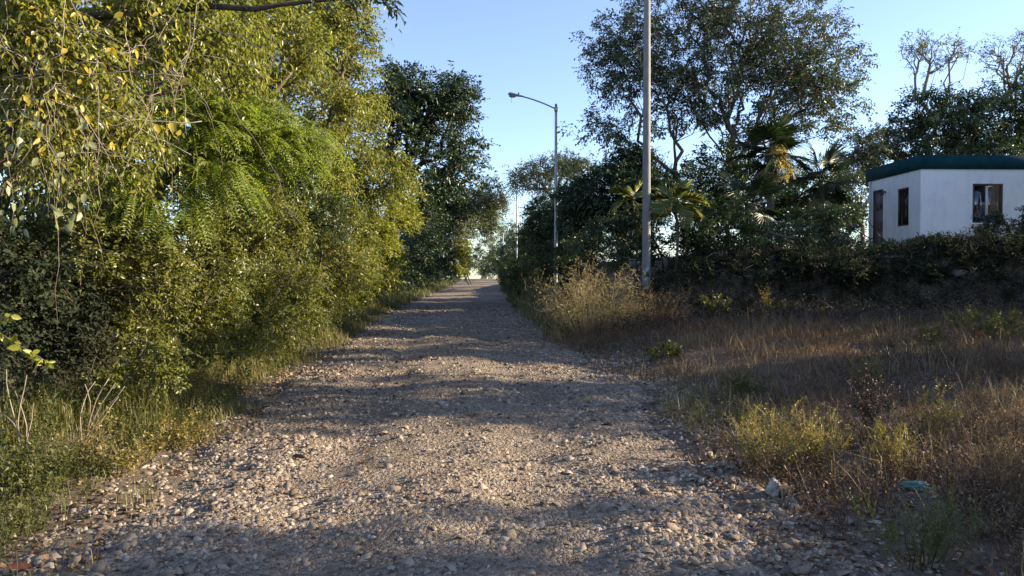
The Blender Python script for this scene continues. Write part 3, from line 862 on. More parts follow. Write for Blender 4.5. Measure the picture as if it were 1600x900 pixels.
make_tree('olive_tree', 'tall sunlit olive-leaved tree reaching the top of the picture at left', 'tree', gpt(-8.2, 12.5), (-7.4, 12.6, 2.6),
          [lobe(330, 60, 11.5, 110, 80, 1.2), lobe(430, 70, 13, 100, 90, 1.3), lobe(480, 170, 14, 90, 80, 1.1), lobe(230, 130, 10.5, 110, 90, 1.), lobe(420, -90, 13, 140, 110, 1.6, .6), lobe(360, 180, 12, 90, 70, 1.), lobe(130, 250, 9.5, 130, 90, .8, .7)],
          520, .16, M['bark'], M['olive'], 8, .42, 11, .075, .037, seed=106, clump=.42, droop=.4, leaf_droop=.7, r_tip=.008)
make_tree('olive_tree', 'olive-leaved tree with its crown edge against the sky, left of the road', 'tree', gpt(-8.0, 18.5), (-7.2, 18.5, 3.),
          [lobe(540, 60, 18, 55, 70, 1.3), lobe(500, 20, 17, 90, 70, 1.5), lobe(550, 170, 18.5, 60, 80, 1.2), lobe(530, 270, 18, 70, 80, 1.2), lobe(590, 260, 19, 55, 60, 1.), lobe(470, 280, 16, 80, 80, 1.), lobe(480, -90, 18, 110, 70, 1.6, .5)],
          520, .17, M['bark'], M['olive'], 8, .48, 10, .088, .043, seed=107, clump=.42, droop=.35, leaf_droop=.6, r_tip=.009)
make_tree('olive_shrub', 'olive shrub of loose sprays between road edge and tall trees', 'shrub', gpt(-5.7, 14.2), (-5.5, 14.2, .8),
          [lobe(500, 400, 13.8, 70, 80, .9), lobe(470, 470, 13.2, 60, 50, .7), lobe(540, 380, 15, 50, 70, .8), lobe(520, 440, 14.5, 50, 50, .6)],
          260, .06, M['bark'], M['olive_small'], 9, .34, 12, .058, .031, seed=108, clump=.42, r_tip=.006, shell=.35)
make_tree('yellow_bush', 'sunlit yellow-green bush bulging towards the road edge', 'bush', gpt(-5.3, 19.6), (-5.1, 19.6, .8),
          [lobe(598, 420, 19.8, 32, 40, .8), lobe(580, 380, 19.4, 40, 50, .9), lobe(560, 440, 18.6, 40, 40, .8), lobe(606, 345, 20.5, 36, 45, .8), lobe(640, 300, 22, 22, 50, .7, .6)],
          230, .06, M['bark'], M['bright'], 9, .34, 11, .075, .038, seed=109, clump=.42, r_tip=.007, shell=.35)
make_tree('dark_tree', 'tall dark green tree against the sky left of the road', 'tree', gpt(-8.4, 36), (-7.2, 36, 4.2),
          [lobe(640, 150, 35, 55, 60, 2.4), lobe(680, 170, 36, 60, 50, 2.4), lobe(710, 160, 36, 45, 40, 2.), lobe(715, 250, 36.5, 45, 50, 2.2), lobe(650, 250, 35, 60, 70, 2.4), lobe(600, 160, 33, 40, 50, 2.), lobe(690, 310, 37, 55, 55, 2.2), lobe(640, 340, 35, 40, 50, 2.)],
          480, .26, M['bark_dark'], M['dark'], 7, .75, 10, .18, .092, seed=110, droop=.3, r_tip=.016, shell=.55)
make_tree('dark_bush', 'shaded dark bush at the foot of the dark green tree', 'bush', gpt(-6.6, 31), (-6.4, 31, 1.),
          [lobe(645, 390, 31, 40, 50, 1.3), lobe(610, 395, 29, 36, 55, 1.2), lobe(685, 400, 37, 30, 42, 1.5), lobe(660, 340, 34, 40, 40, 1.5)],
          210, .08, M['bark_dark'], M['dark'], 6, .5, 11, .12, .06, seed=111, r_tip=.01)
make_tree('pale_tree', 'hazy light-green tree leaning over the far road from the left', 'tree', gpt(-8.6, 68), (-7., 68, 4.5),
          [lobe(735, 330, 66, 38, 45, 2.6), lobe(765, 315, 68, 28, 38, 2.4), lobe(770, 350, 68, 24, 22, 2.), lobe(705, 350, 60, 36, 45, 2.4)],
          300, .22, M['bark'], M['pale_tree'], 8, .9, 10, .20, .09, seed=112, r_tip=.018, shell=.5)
make_tree('yellow_bush', 'small glowing yellow-green bush by the far end of the road', 'bush', gpt(-6.9, 62), (-6.6, 62, 1.2),
          [lobe(722, 395, 62, 17, 26, 1.), lobe(716, 420, 60, 16, 16, .9)],
          80, .07, M['bark'], M['bright'], 6, .5, 10, .16, .08, seed=113, r_tip=.012)
make_tree('dark_bush', 'farthest dark bush at the left end of the road', 'bush', gpt(-7.4, 84), (-7.2, 84, 1.2),
          [lobe(726, 412, 82, 13, 26, 1.2), lobe(700, 405, 70, 22, 36, 1.5), lobe(718, 385, 80, 16, 30, 1.5)],
          90, .08, M['bark_dark'], M['dark'], 6, .7, 10, .2, .1, seed=114, r_tip=.015)


def copy_tree(o, loc, rz, scale, label):
    c = o.copy(); col.objects.link(c); c.location = loc; c.rotation_euler = (0, 0, rz); c.scale = (scale,) * 3
    c["label"] = label
    for ch in list(o.children):
        k = ch.copy(); col.objects.link(k); k.parent = c
    return c


# the wood behind the thicket
wood = make_tree('forest_tree', 'leafy forest tree glimpsed behind the left thicket, nearest of its row', 'tree', gpt(-9.6, 8.5), (-9.4, 8.5, 2.),
                 [(-8.8, 8.0, 1.5, 1.6, 2.2, 1.3), (-9.0, 8.6, 3.6, 1.8, 2.6, 1.6), (-9.8, 8.6, 5.8, 1.8, 2.4, 1.4)], 210, .15, M['bark_dark'], M['mid'], 6, .5, 9, .12, .06, seed=120, r_tip=.01,
                 group='forest trees behind the left thicket', shell=.4)
for k, (x, y, rz, s, lab) in enumerate([(-9.0, 13.4, 1.9, 1.15, 'leafy forest tree behind the tall olive tree'), (-9.6, 19.5, 3.7, 1.4, 'leafy forest tree behind the olive tree crown edge'),
                                        (-9.8, 26, 5.1, 1.5, 'leafy forest tree between olive tree and dark green tree'), (-12.5, 34, .8, 1.8, 'leafy forest tree behind the dark green tree'),
                                        (-9.6, 50, 2.4, 1.6, 'leafy forest tree behind the hazy light-green tree'), (-8.6, 42, 3.1, 1.1, 'leafy forest tree low behind the shaded dark bush'), (-8.3, 9.8, .6, .95, 'leafy forest tree close behind the feathery acacia'), (-11.5, 12, 4.4, 1.5, 'leafy forest tree deepest in the left wood')]):
    copy_tree(wood, gpt(x, y), rz, s, lab)

for k, (x, y, rz, s, lab) in enumerate([(3.6, 42, 1.1, .9, 'leafy forest tree behind the first whole lamp'), (4.9, 34, 5.9, .55, 'small leafy tree low behind the nearest lamp post'), (8.2, 33.5, 1.7, .6, 'small leafy tree low behind the fan palms'), (6.6, 38, 2.9, .8, 'leafy forest tree behind the rounded dark tree'), (10.6, 38, 4.2, .8, 'leafy forest tree behind the spreading tree trunk'),
                                        (14.4, 42, 5.5, .85, 'leafy forest tree behind the thin pale tree'), (17.6, 44, .3, .9, 'leafy forest tree left of the dome-shaped tree'), (3.2, 54, 2.2, .8, 'leafy forest tree below the hazy flat-topped tree'), (1.6, 78, 3.6, .8, 'leafy forest tree far down the right roadside')]):
    copy_tree(wood, gpt(x, y), rz, s, lab)["group"] = 'forest trees behind the right bank'

for k, (x, y, rz, s, lab) in enumerate([(-9.2, 62, .5, .95, 'leafy forest tree behind the small glowing bush'), (-9.6, 76, 1.5, .95, 'leafy forest tree behind the farthest dark bush'), (-10, 92, 2.5, .9, 'leafy forest tree last but one on the left of the road'), (-10.4, 108, 4.5, .9, 'leafy forest tree last on the left of the road')]):
    copy_tree(wood, gpt(x, y), rz, s, lab)
for k, (x, y, rz, s, lab) in enumerate([(-23, 166, .5, .9, 'hazy far tree beyond the crest, leftmost'), (-17.5, 160, 1.5, .85, 'hazy far tree beyond the crest, left of the bright gap'), (-4.6, 158, 2.5, .85, 'hazy far tree beyond the crest, right of the bright gap'), (-.6, 165, 4.5, .9, 'hazy far tree beyond the crest behind the farthest lamp'), (4.2, 160, 3.5, .9, 'hazy far tree beyond the crest, rightmost')]):
    copy_tree(wood, gpt(x, y), rz, s, lab)["group"] = 'far trees beyond the crest'
edge = make_tree('roadside_shrub', 'dark roadside shrub on the right road edge, nearest of its row', 'shrub', gpt(1.5, 33.5), gpt(1.5, 33.5, .4),
                 [(1.5, 33.5, 1.2, 1.0, 1.5, .9), (1.7, 34.2, 1.9, .9, 1.2, .7)], 110, .04, M['bark_dark'], M['mid'], 7, .42, 10, .12, .06, seed=250, r_tip=.006, group='shrubs along the far road edges')
for k, (x, y, rz, s, lab) in enumerate([(1.0, 40, 1., .9, 'dark roadside shrub on the right road edge, second of its row'), (.7, 47, 2., .9, 'dark roadside shrub on the right road edge, third of its row'), (.3, 57, 3., 1., 'dark roadside shrub before the second smallest lamp post'), (.1, 69, 4., 1., 'dark roadside shrub behind the second smallest lamp post'),
                                        (-.2, 84, 5., 1., 'dark roadside shrub nearest the crest on the right'), (-.2, 94, .5, 1.1, 'dark roadside shrub on the right at the crest itself'), (-6.2, 24.6, 1.4, .9, 'roadside shrub behind the sunlit yellow-green bush'), (-6.5, 29, 2.3, 1., 'roadside shrub before the shaded dark bush on the left'),
                                        (-6.9, 39, 3.2, 1., 'roadside shrub behind the shaded dark bush on the left'), (-7.1, 47, 4.1, 1.1, 'roadside shrub on the left, halfway to the crest'), (-7.2, 55, 5.2, 1.1, 'roadside shrub before the small glowing bush'), (-7.7, 71, .8, 1.1, 'roadside shrub behind the small glowing bush'), (-8.2, 94, 1.9, 1.2, 'roadside shrub on the left at the crest')]):
    copy_tree(edge, gpt(x, y), rz, s, lab)

# limb hanging into the top of the picture
t = thing('overhanging_limb', 'dark leafy limb stretching across the very top of the picture', 'branch', (-5.0, 6.4, 3.55))
b0 = np.array([-5.0, 6.4, 3.55])
P = np.array([b0, at(250, 22, 6.3), at(330, 12, 6.3), at(400, 17, 6.3), at(440, 10, 6.3), at(520, 2, 6.4), at(570, -1, 6.4), at(612, 4, 6.4)])
V, F = path_tube(P - b0, [.035, .03, .026, .022, .018, .012, .009, .005], 6); link('limb', mk_mesh('limb', V, F, True), M['bark_dark'], t)
Pq = np.array([at(px, py, 6.35) for px, py in ((330, 0), (380, -6), (450, -8), (500, -5), (540, 4), (590, 4), (604, 8), (612, 2), (560, -8), (420, -14))])
lv, tw = twigs_leaves(Pq, np.tile(unit(np.array([[.8, 0, -.1]])), (len(Pq), 1)), np.random.default_rng(130), 4, .2, 7, .075, .028, droop=.3, leaf_droop=.5)
link('leaves', mk_mesh('leaves', lv[0] - b0, lv[1]), M['mid'], t); link('twigs', mk_mesh('twigs', tw[0] - b0, tw[1]), M['bark_dark'], t)["kind"] = "stuff"

# bare hanging vines and the single large leaves of the vine tree
vt = bpy.data.objects['vine_tree']
vl = np.array(vt.location)
rv = np.random.default_rng(131)
for k in range(110):
    px, py = rv.uniform(-30, 330), rv.uniform(-40, 200)
    if k < 26: px, py = rv.uniform(-20, 130), rv.uniform(60, 250)
    d = rv.uniform(4.9, 5.9); p = at(px, py, d); n = 9
    L = rv.uniform(.3, 1.0); dirv = unit(np.array([rv.normal(0, 1), rv.normal(0, .5), rv.normal(-.3, .8)]))
    s = np.linspace(0, 1, n)[:, None]
    Q = p + dirv * s * L + np.cumsum(rv.normal(0, .03 * L, (n, 3)), 0); Q[:, 2] -= (s[:, 0] ** 2) * L * rv.uniform(0, .6)
    V, F = path_tube(Q - vl, np.linspace(1, .5, n) * rv.uniform(.0016, .0045), 4); link('vine', mk_mesh('vine', V, F, True), M['vine_stem'], vt)
lf_var = []
for k in range(6):
    lme = leaf_mesh(np.zeros((1, 3)), np.array([[0, 0, -1.]]), np.array([[0, -1., .1]]), np.ones(1), np.array([.38 + .06 * k]), .16, 'hex', rv.uniform(-.2, .3))
    lf_var.append(lme)
for mname, cnt in (('yellow_leaf', 70), ('pale_leaf', 60)):
    ms = []
    for q in lf_var:
        me = mk_mesh('leaf', *q); me.materials.append(M[mname]); ms.append(me)
    for k in range(cnt):
        if mname == 'yellow_leaf': px, py = rv.uniform(0, 300), rv.uniform(10, 230)
        else: px, py = rv.uniform(-5, 150), rv.uniform(170, 360)
        p = at(px, py, rv.uniform(4.8, 5.5)) - vl
        o = link('leaf', ms[k % 6], None, vt, p); s = rv.uniform(.045, .085); o.scale = (s, s, s)
        o.rotation_euler = (rv.normal(0, .45), rv.normal(0, .5), rv.normal(.5, .8))

# sunlit leafy branch poking in at the left edge
t = thing('leafy_branch', 'sunlit bright leafy branch poking in at the left picture edge', 'branch', tuple(at(-40, 500, 4.6)))
b0 = np.array(t.location); r2 = np.random.default_rng(133)
P = np.array([at(-40, 500, 4.6), at(-10, 515, 4.6), at(20, 535, 4.6), at(50, 552, 4.6), at(76, 568, 4.6)])
V, F = path_tube(P - b0, [.006, .005, .004, .003, .0015], 5); link('stem', mk_mesh('stem', V, F, True), M['bark'], t)
P2 = np.array([at(-40, 500, 4.6), at(-15, 496, 4.55), at(22, 493, 4.5)])
V, F = path_tube(P2 - b0, [.005, .003, .0015], 5); link('stem', mk_mesh('stem', V, F, True), M['bark'], t)
me_b = []
for q in lf_var:
    me = mk_mesh('leaf', *q); me.materials.append(M['bright']); me_b.append(me)
for k in range(46):
    s = r2.random(); Pp = P if k < 34 else P2
    q = s * (len(Pp) - 1); i = int(min(q, len(Pp) - 2)); p = Pp[i] + (Pp[i + 1] - Pp[i]) * (q - i)
    o = link('leaf', me_b[k % 6], None, t, p - b0); sc = r2.uniform(.05, .085) * (1.1 - .4 * s); o.scale = (sc,) * 3
    o.rotation_euler = (r2.normal(0, .6), r2.normal(-.5, .9), r2.normal(.4, .8))

# ------------------------------------------------------------------ right side: trees
make_tree('spreading_tree', 'large wide-crowned tree with many rising limbs behind the lamp post', 'tree', gpt(7.7, 30.5), (7.7, 30.4, 3.2),
          [lobe(1120, 40, 30.5, 190, 105, 3.4), lobe(1240, 110, 30.5, 110, 85, 3.), lobe(970, 95, 30, 72, 75, 2.6), lobe(935, 200, 29, 55, 30, 1.8, .8), lobe(1060, 140, 30, 110, 60, 2.8), lobe(1290, 170, 30.5, 60, 45, 2.2, .8), lobe(1150, 190, 30, 100, 32, 2.2, .7), lobe(1010, 215, 29, 50, 25, 1.6, .6), lobe(1110, -70, 31, 150, 60, 2.8, .6)],
          1250, .17, M['bark'], M['silver'], 7, .55, 8, .14, .066, seed=201, clump=.12, droop=.35, leaf_droop=.4, r_tip=.008, shell=.5, alpha=.6)
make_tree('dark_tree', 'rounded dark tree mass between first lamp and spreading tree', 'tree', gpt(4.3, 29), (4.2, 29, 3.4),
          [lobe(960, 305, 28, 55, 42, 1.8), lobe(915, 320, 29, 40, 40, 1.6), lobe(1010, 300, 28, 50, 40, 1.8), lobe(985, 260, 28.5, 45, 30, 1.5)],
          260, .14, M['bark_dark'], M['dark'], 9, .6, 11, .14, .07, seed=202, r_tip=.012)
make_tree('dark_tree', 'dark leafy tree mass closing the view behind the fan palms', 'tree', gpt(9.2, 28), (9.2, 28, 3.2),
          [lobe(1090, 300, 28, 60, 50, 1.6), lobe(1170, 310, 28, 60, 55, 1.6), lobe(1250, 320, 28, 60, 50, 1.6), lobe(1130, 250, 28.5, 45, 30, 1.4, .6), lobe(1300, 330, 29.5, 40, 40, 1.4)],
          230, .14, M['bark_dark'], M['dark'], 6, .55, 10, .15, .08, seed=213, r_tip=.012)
make_tree('roadside_tree', 'green bushy tree just left of the first whole lamp', 'tree', gpt(2.9, 38), (2.8, 38, 3.),
          [lobe(855, 350, 38, 40, 40, 1.8), lobe(890, 340, 36, 36, 40, 1.6), lobe(870, 390, 36, 50, 34, 1.6), lobe(905, 385, 32, 35, 35, 1.4), lobe(835, 385, 42, 26, 34, 1.6)],
          270, .12, M['bark_dark'], M['mid'], 8, .6, 11, .15, .075, seed=203, r_tip=.012)
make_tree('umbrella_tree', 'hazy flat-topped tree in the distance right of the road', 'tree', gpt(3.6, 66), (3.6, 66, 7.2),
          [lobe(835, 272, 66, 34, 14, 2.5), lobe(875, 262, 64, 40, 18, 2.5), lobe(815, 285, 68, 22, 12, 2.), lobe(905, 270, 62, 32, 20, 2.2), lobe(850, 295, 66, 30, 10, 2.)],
          200, .2, M['bark'], M['silver'], 5, .9, 9, .22, .1, seed=204, r_tip=.02)  # pale silver leaf colour stands in for distance haze; no air is modelled
make_tree('far_tree', 'low dark tree beside the second farthest lamp', 'tree', gpt(1.9, 64), (1.9, 64, 2.2),
          [lobe(825, 390, 62, 24, 30, 1.8), lobe(845, 400, 58, 24, 26, 1.6), lobe(806, 400, 66, 16, 26, 1.6)],
          140, .12, M['bark_dark'], M['dark'], 6, .7, 10, .2, .09, seed=205, r_tip=.015)
make_tree('far_tree', 'small dark tree at the right end of the road crest', 'tree', gpt(-.1, 98), (-.1, 98, 2.4),
          [lobe(784, 408, 96, 18, 22, 1.8), lobe(800, 398, 90, 20, 32, 1.8), lobe(766, 416, 104, 15, 17, 1.4), lobe(757, 424, 112, 10, 10, 1.)],
          130, .12, M['bark_dark'], M['dark'], 6, .8, 10, .24, .11, seed=206, r_tip=.016)
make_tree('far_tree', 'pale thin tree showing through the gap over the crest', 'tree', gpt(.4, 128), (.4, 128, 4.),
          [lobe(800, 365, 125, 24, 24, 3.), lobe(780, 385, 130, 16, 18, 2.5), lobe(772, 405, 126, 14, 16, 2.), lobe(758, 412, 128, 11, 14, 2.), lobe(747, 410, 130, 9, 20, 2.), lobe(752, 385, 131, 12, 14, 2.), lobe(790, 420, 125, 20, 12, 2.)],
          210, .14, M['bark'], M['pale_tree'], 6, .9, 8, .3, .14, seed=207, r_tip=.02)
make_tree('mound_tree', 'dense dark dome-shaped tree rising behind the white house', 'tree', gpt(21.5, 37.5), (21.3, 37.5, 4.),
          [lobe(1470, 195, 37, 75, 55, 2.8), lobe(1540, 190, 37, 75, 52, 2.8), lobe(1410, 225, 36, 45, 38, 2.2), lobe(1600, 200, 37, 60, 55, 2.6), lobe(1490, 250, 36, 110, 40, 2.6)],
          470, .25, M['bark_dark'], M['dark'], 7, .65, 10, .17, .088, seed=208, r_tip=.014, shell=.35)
make_tree('bare_tree', 'thin half-bare tree reaching above the dome-shaped tree, nearer the middle', 'tree', gpt(22.0, 41), (22.2, 41, 8.6),
          [lobe(1425, 85, 41, 26, 24, 1.2), lobe(1460, 110, 41, 24, 24, 1.2), lobe(1490, 80, 41, 22, 24, 1.2), lobe(1450, 70, 41, 50, 14, 1.4), lobe(1520, 80, 41, 14, 14, .8, .6)],
          90, .11, M['bark_pale'], M['pale_tree'], 3, .5, 7, .13, .06, seed=209, r_tip=.016, alpha=.7)
make_tree('bare_tree', 'thin half-bare tree above the house roof at the right picture edge', 'tree', gpt(25.6, 40), (26., 40, 8.2),
          [lobe(1550, 85, 40, 18, 26, 1.2), lobe(1580, 100, 40, 22, 34, 1.2), lobe(1600, 70, 40, 20, 20, 1.)],
          80, .11, M['bark_pale'], M['pale_tree'], 3, .5, 7, .13, .06, seed=210, r_tip=.016, alpha=.7)
make_tree('dark_tree', 'dark leafy crown cut by the right picture edge above the house', 'tree', gpt(27.5, 38), (27., 38, 7.),
          [lobe(1610, 130, 38, 36, 28, 1.6), lobe(1640, 160, 38, 40, 40, 1.8)], 110, .15, M['bark_dark'], M['dark'], 6, .6, 10, .14, .065, seed=211, r_tip=.013)
make_tree('thin_tree', 'thin pale tree in the gap between spreading tree and house', 'tree', gpt(15.4, 34), (15.4, 34, 3.6),
          [lobe(1340, 250, 34, 34, 45, 1.6), lobe(1320, 300, 33, 34, 40, 1.5), lobe(1370, 240, 35, 22, 40, 1.2)],
          170, .1, M['bark'], M['silver'], 7, .55, 9, .13, .06, seed=212, r_tip=.01)
# shrubs on the bank
bank_shrubs = [
    ('dark compound-leaved shrub below the sunlit young palm', (7.6, 20.2), [(1130, 335, 20, 50, 38, .9), (1165, 375, 20, 45, 28, .8), (1090, 370, 19.6, 45, 30, .8)], 'mid'),
    ('dark shrub directly behind the nearest lamp post', (4.1, 21), [(1000, 345, 21, 50, 36, 1.), (960, 365, 21, 40, 32, .9), (1030, 385, 20, 40, 20, .8), (975, 408, 20.2, 45, 20, .8)], 'dark'),
    ('shaded shrub under the fan palms', (9.2, 21.4), [(1230, 372, 21, 55, 26, .9), (1270, 350, 22, 45, 36, .9)], 'dark'),
    ('shaded shrub left of the house door', (10.9, 22.2), [(1308, 352, 23, 32, 42, 1.), (1305, 388, 21.5, 45, 22, .8), (1345, 396, 21.6, 30, 12, .7)], 'dark'),
    ('low shrub below the side window of the house', (12.3, 21.9), [(1400, 394, 21.8, 40, 12, .7), (1440, 388, 22, 26, 15, .6)], 'mid'),
    ('low shrub below the bare front wall of the house', (13.2, 21.9), [(1475, 386, 21.9, 34, 16, .6)], 'mid'),
    ('conical shrub growing under the front window of the house', (14.5, 22), [(1542, 378, 21.8, 26, 22, .5), (1545, 350, 21.8, 14, 22, .4)], 'dark'),
    ('shrub with round leaves at the right picture edge by the house', (15.6, 21.9), [(1598, 370, 21.6, 18, 30, .5), (1610, 340, 21.6, 12, 20, .4)], 'mid'),
    ('bushy weeds shrub on the bank left of the lamp post', (2.9, 23.5), [(930, 385, 23, 40, 28, .9), (895, 400, 25, 34, 26, .9)], 'mid'),
    ('dark roadside bush hiding the foot of the first whole lamp', (1.7, 28.6), [(850, 408, 28.6, 36, 28, .9), (885, 402, 28.4, 34, 30, .9)], 'mid'),
    ('dark tangled shrub on the bank slope right of the lamp post', (5.2, 18.8), [(1100, 432, 18.6, 40, 16, .6), (1140, 424, 18.8, 40, 20, .6)], 'scrub'),
    ('dark tangled shrub on the bank slope below the fan palms', (6.9, 18.7), [(1195, 432, 18.5, 40, 14, .6), (1245, 412, 18.7, 36, 28, .6)], 'scrub'),
    ('dark tangled shrub on the bank slope below the house door', (8.6, 18.8), [(1320, 418, 18.6, 34, 26, .6), (1370, 430, 18.8, 45, 14, .6)], 'scrub'),
    ('dark tangled shrub on the bank slope below the house corner', (10.2, 18.8), [(1435, 432, 18.6, 40, 14, .6), (1480, 416, 18.8, 34, 24, .6)], 'scrub'),
    ('dark tangled shrub on the bank slope at the right picture edge', (12., 18.8), [(1540, 434, 18.6, 40, 12, .6), (1590, 418, 18.8, 34, 24, .6)], 'scrub')]
for k, (lab, (x, y), lb, mt) in enumerate(bank_shrubs):
    n = int(26 * sum(l[3] * l[4] for l in lb) / 1000) + 30
    make_tree('bank_shrub', lab, 'shrub', gpt(x, y), gpt(x, y, .35), [lobe(*l) for l in lb], min(n, 130), .035, M['bark_dark'], M[mt], 7, .26, 10, .08, .042, seed=220 + k, r_tip=.005,
              group='shrubs growing along the bank', shell=.45)

# ------------------------------------------------------------------ palms
def fan_frond(r, R=1.0, petiole=.8, nseg=34, droop=.35, spread=2.15):
    """frond along +x from the origin: petiole, then a fan of folded leaflets with hanging tips"""
    ang = np.linspace(-spread, spread, nseg) + r.normal(0, .02, nseg)
    o = np.array([petiole, 0, 0.])
    Lg = R * (1 - .25 * (np.abs(ang) / spread) ** 2) * r.uniform(.9, 1.05, nseg)
    st = np.array([.0, .45, .75, 1.0]); wd = np.array([.3, 1., .55, .05]) * R * .062
    d = np.stack([np.cos(ang), np.sin(ang), ang * 0 + .08], 1); s = np.stack([-np.sin(ang), np.cos(ang), ang * 0], 1)
    V = []; F = []
    for i in range(nseg):
        c = o + d[i] * (Lg[i] * st)[:, None]; c[:, 2] -= droop * Lg[i] * np.clip(st - .4, 0, 1) ** 1.6 * r.uniform(.8, 1.6) * 1.5
        l = c - s[i] * wd[:, None] / 2; q = c + s[i] * wd[:, None] / 2; m = c.copy(); m[:, 2] -= wd * .35
        b = len(V) * 12; V.append(np.concatenate([l, m, q]))
        for k in range(3): F += [[b + k, b + k + 1, b + 5 + k, b + 4 + k], [b + 4 + k, b + 5 + k, b + 9 + k, b + 8 + k]]
    V = np.concatenate(V); F = np.array(F)
    P = np.stack([np.linspace(0, petiole, 5), np.zeros(5), .06 * np.sin(np.linspace(0, 3.1, 5))], 1)
    return join([(V, F), path_tube(P, np.linspace(.025, .014, 5), 5)])


def pinnate_frond(r, L=1.6, n=30, arch=.9, ll=.38):
    s = np.linspace(0, 1, 14); P = np.stack([L * s * (1 - .12 * s), s * 0, L * (.28 * s - arch * .5 * s ** 2)], 1)
    t = np.linspace(.18, 1, n); C = np.stack([np.interp(t, s, P[:, k]) for k in range(3)], 1)
    T = unit(np.stack([np.interp(t, s, np.gradient(P[:, k])) for k in range(3)], 1))
    parts = []
    for sg in (-1, 1):
        A = T * .7 + np.array([0, sg, 0.]) * .75 + np.array([0, 0, -.25]) + r.normal(0, .1, (n, 3))
        Lf = ll * np.sin(np.clip(t * .95 + .08, 0, 1) * math.pi) ** .5 * r.uniform(.85, 1.1, n) + .03
        parts.append(leaf_mesh(C, A, np.cross(T, np.array([0, 1., 0])) * -1 + r.normal(0, .2, (n, 3)), Lf, np.full(n, .035), .2, 'hex', .3))
    parts.append(path_tube(P, np.linspace(.02, .004, 14), 5))
    return join(parts)


def palm(name, label, base, top, fronds, trunk_r, fr_meshes, dead=0, dead_meshes=None, seed=1, lean=None):
    r = np.random.default_rng(seed)
    base = np.array(base); top = np.array(top)
    t = thing(name, label, 'palm', base)
    s = np.linspace(0, 1, 22)[:, None]; P = (top - base) * s + np.array([.08, .05, 0]) * np.sin(s * 3.1)
    rad = trunk_r * (1.15 - .25 * s[:, 0]) * (1 + .07 * np.cos(np.arange(22) * math.pi))
    V, F = path_tube(P, rad, 9); link('trunk', mk_mesh('trunk', V, F, True), M['bark'], t)
    for k in range(fronds):
        o = link('frond', fr_meshes[k % len(fr_meshes)], None, t, top - base)
        az = k * 2.399 + r.normal(0, .2); el = 1.25 - 1.95 * (k / max(fronds - 1, 1)) + r.normal(0, .12)
        o.rotation_euler = (r.normal(0, .35), -el, az); sc = r.uniform(.85, 1.12); o.scale = (sc,) * 3
    for k in range(dead):
        o = link('dead_frond', dead_meshes[k % len(dead_meshes)], None, t, top - base - np.array([0, 0, .12]))
        o.rotation_euler = (r.normal(0, .3), 1.2 + r.normal(0, .15), k * 2.2 + r.normal(0, .3)); sc = r.uniform(.8, 1.); o.scale = (sc,) * 3
    return t, top


rp = np.random.default_rng(300)
fan = []
for k in range(4):
    me = mk_mesh('frond', *fan_frond(rp, R=.86, petiole=.62, droop=.25 + .1 * k)); me.materials.append(M['palm']); fan.append(me)
fan_dead = []
for k in range(2):
    me = mk_mesh('dead_frond', *fan_frond(rp, R=.9, petiole=.5, droop=.8, spread=1.1)); me.materials.append(M['palm_dead']); fan_dead.append(me)
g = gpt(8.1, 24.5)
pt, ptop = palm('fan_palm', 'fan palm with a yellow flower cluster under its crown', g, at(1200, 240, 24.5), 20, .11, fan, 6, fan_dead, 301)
# the flower cluster: drooping branched plumes
Pp = []
for k in range(3):
    s = np.linspace(0, 1, 8)[:, None]; e = np.array([[.25, -.75, -.60], [.05, -.8, -.55], [.42, -.6, -.78]][k])
    stem = np.array([0, 0, .1]) + e * s + np.array([0, 0, .35]) * np.sin(s * 3.0)
    V, F = path_tube(stem, np.linspace(.02, .008, 8), 5); link('flower_stalk', mk_mesh('flower_stalk', V, F, True), M['flower'], pt, tuple(ptop - np.array(g)))
    Pp.append(stem[3:])
Pp = np.concatenate(Pp) + np.array(ptop) - np.array(g)
lv, tw = twigs_leaves(Pp, np.tile(np.array([[0, -.4, -.3]]), (len(Pp), 1)), rp, 26, .26, 14, .05, .03, droop=.35, out=.6, rand=.9, up=0)
link('flowers', mk_mesh('flowers', *lv), M['flower'], pt)["label"] = 'yellow flower plume lit by the sun'
palm('fan_palm', 'shorter fan palm with drooping leaves left of the house', gpt(9.95, 25), at(1282, 285, 25), 15, .10, fan, 5, fan_dead, 302)
palm('fan_palm', 'low fan palm hanging its leaves below the flower cluster', gpt(7.6, 23.2), at(1175, 318, 23.2), 11, .09, fan, 3, fan_dead, 304)
pin = []
for k in range(3):
    me = mk_mesh('frond', *pinnate_frond(rp, L=.80, n=36, arch=1.1 + .2 * k, ll=.30)); me.materials.append(M['palm_lit']); pin.append(me)
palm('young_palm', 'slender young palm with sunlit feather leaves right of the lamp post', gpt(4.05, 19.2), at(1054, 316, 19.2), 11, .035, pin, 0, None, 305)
palm('young_palm', 'second young palm mostly hidden behind the lamp post', gpt(3.3, 20.6), at(988, 312, 20.6), 6, .03, pin, 0, None, 306)

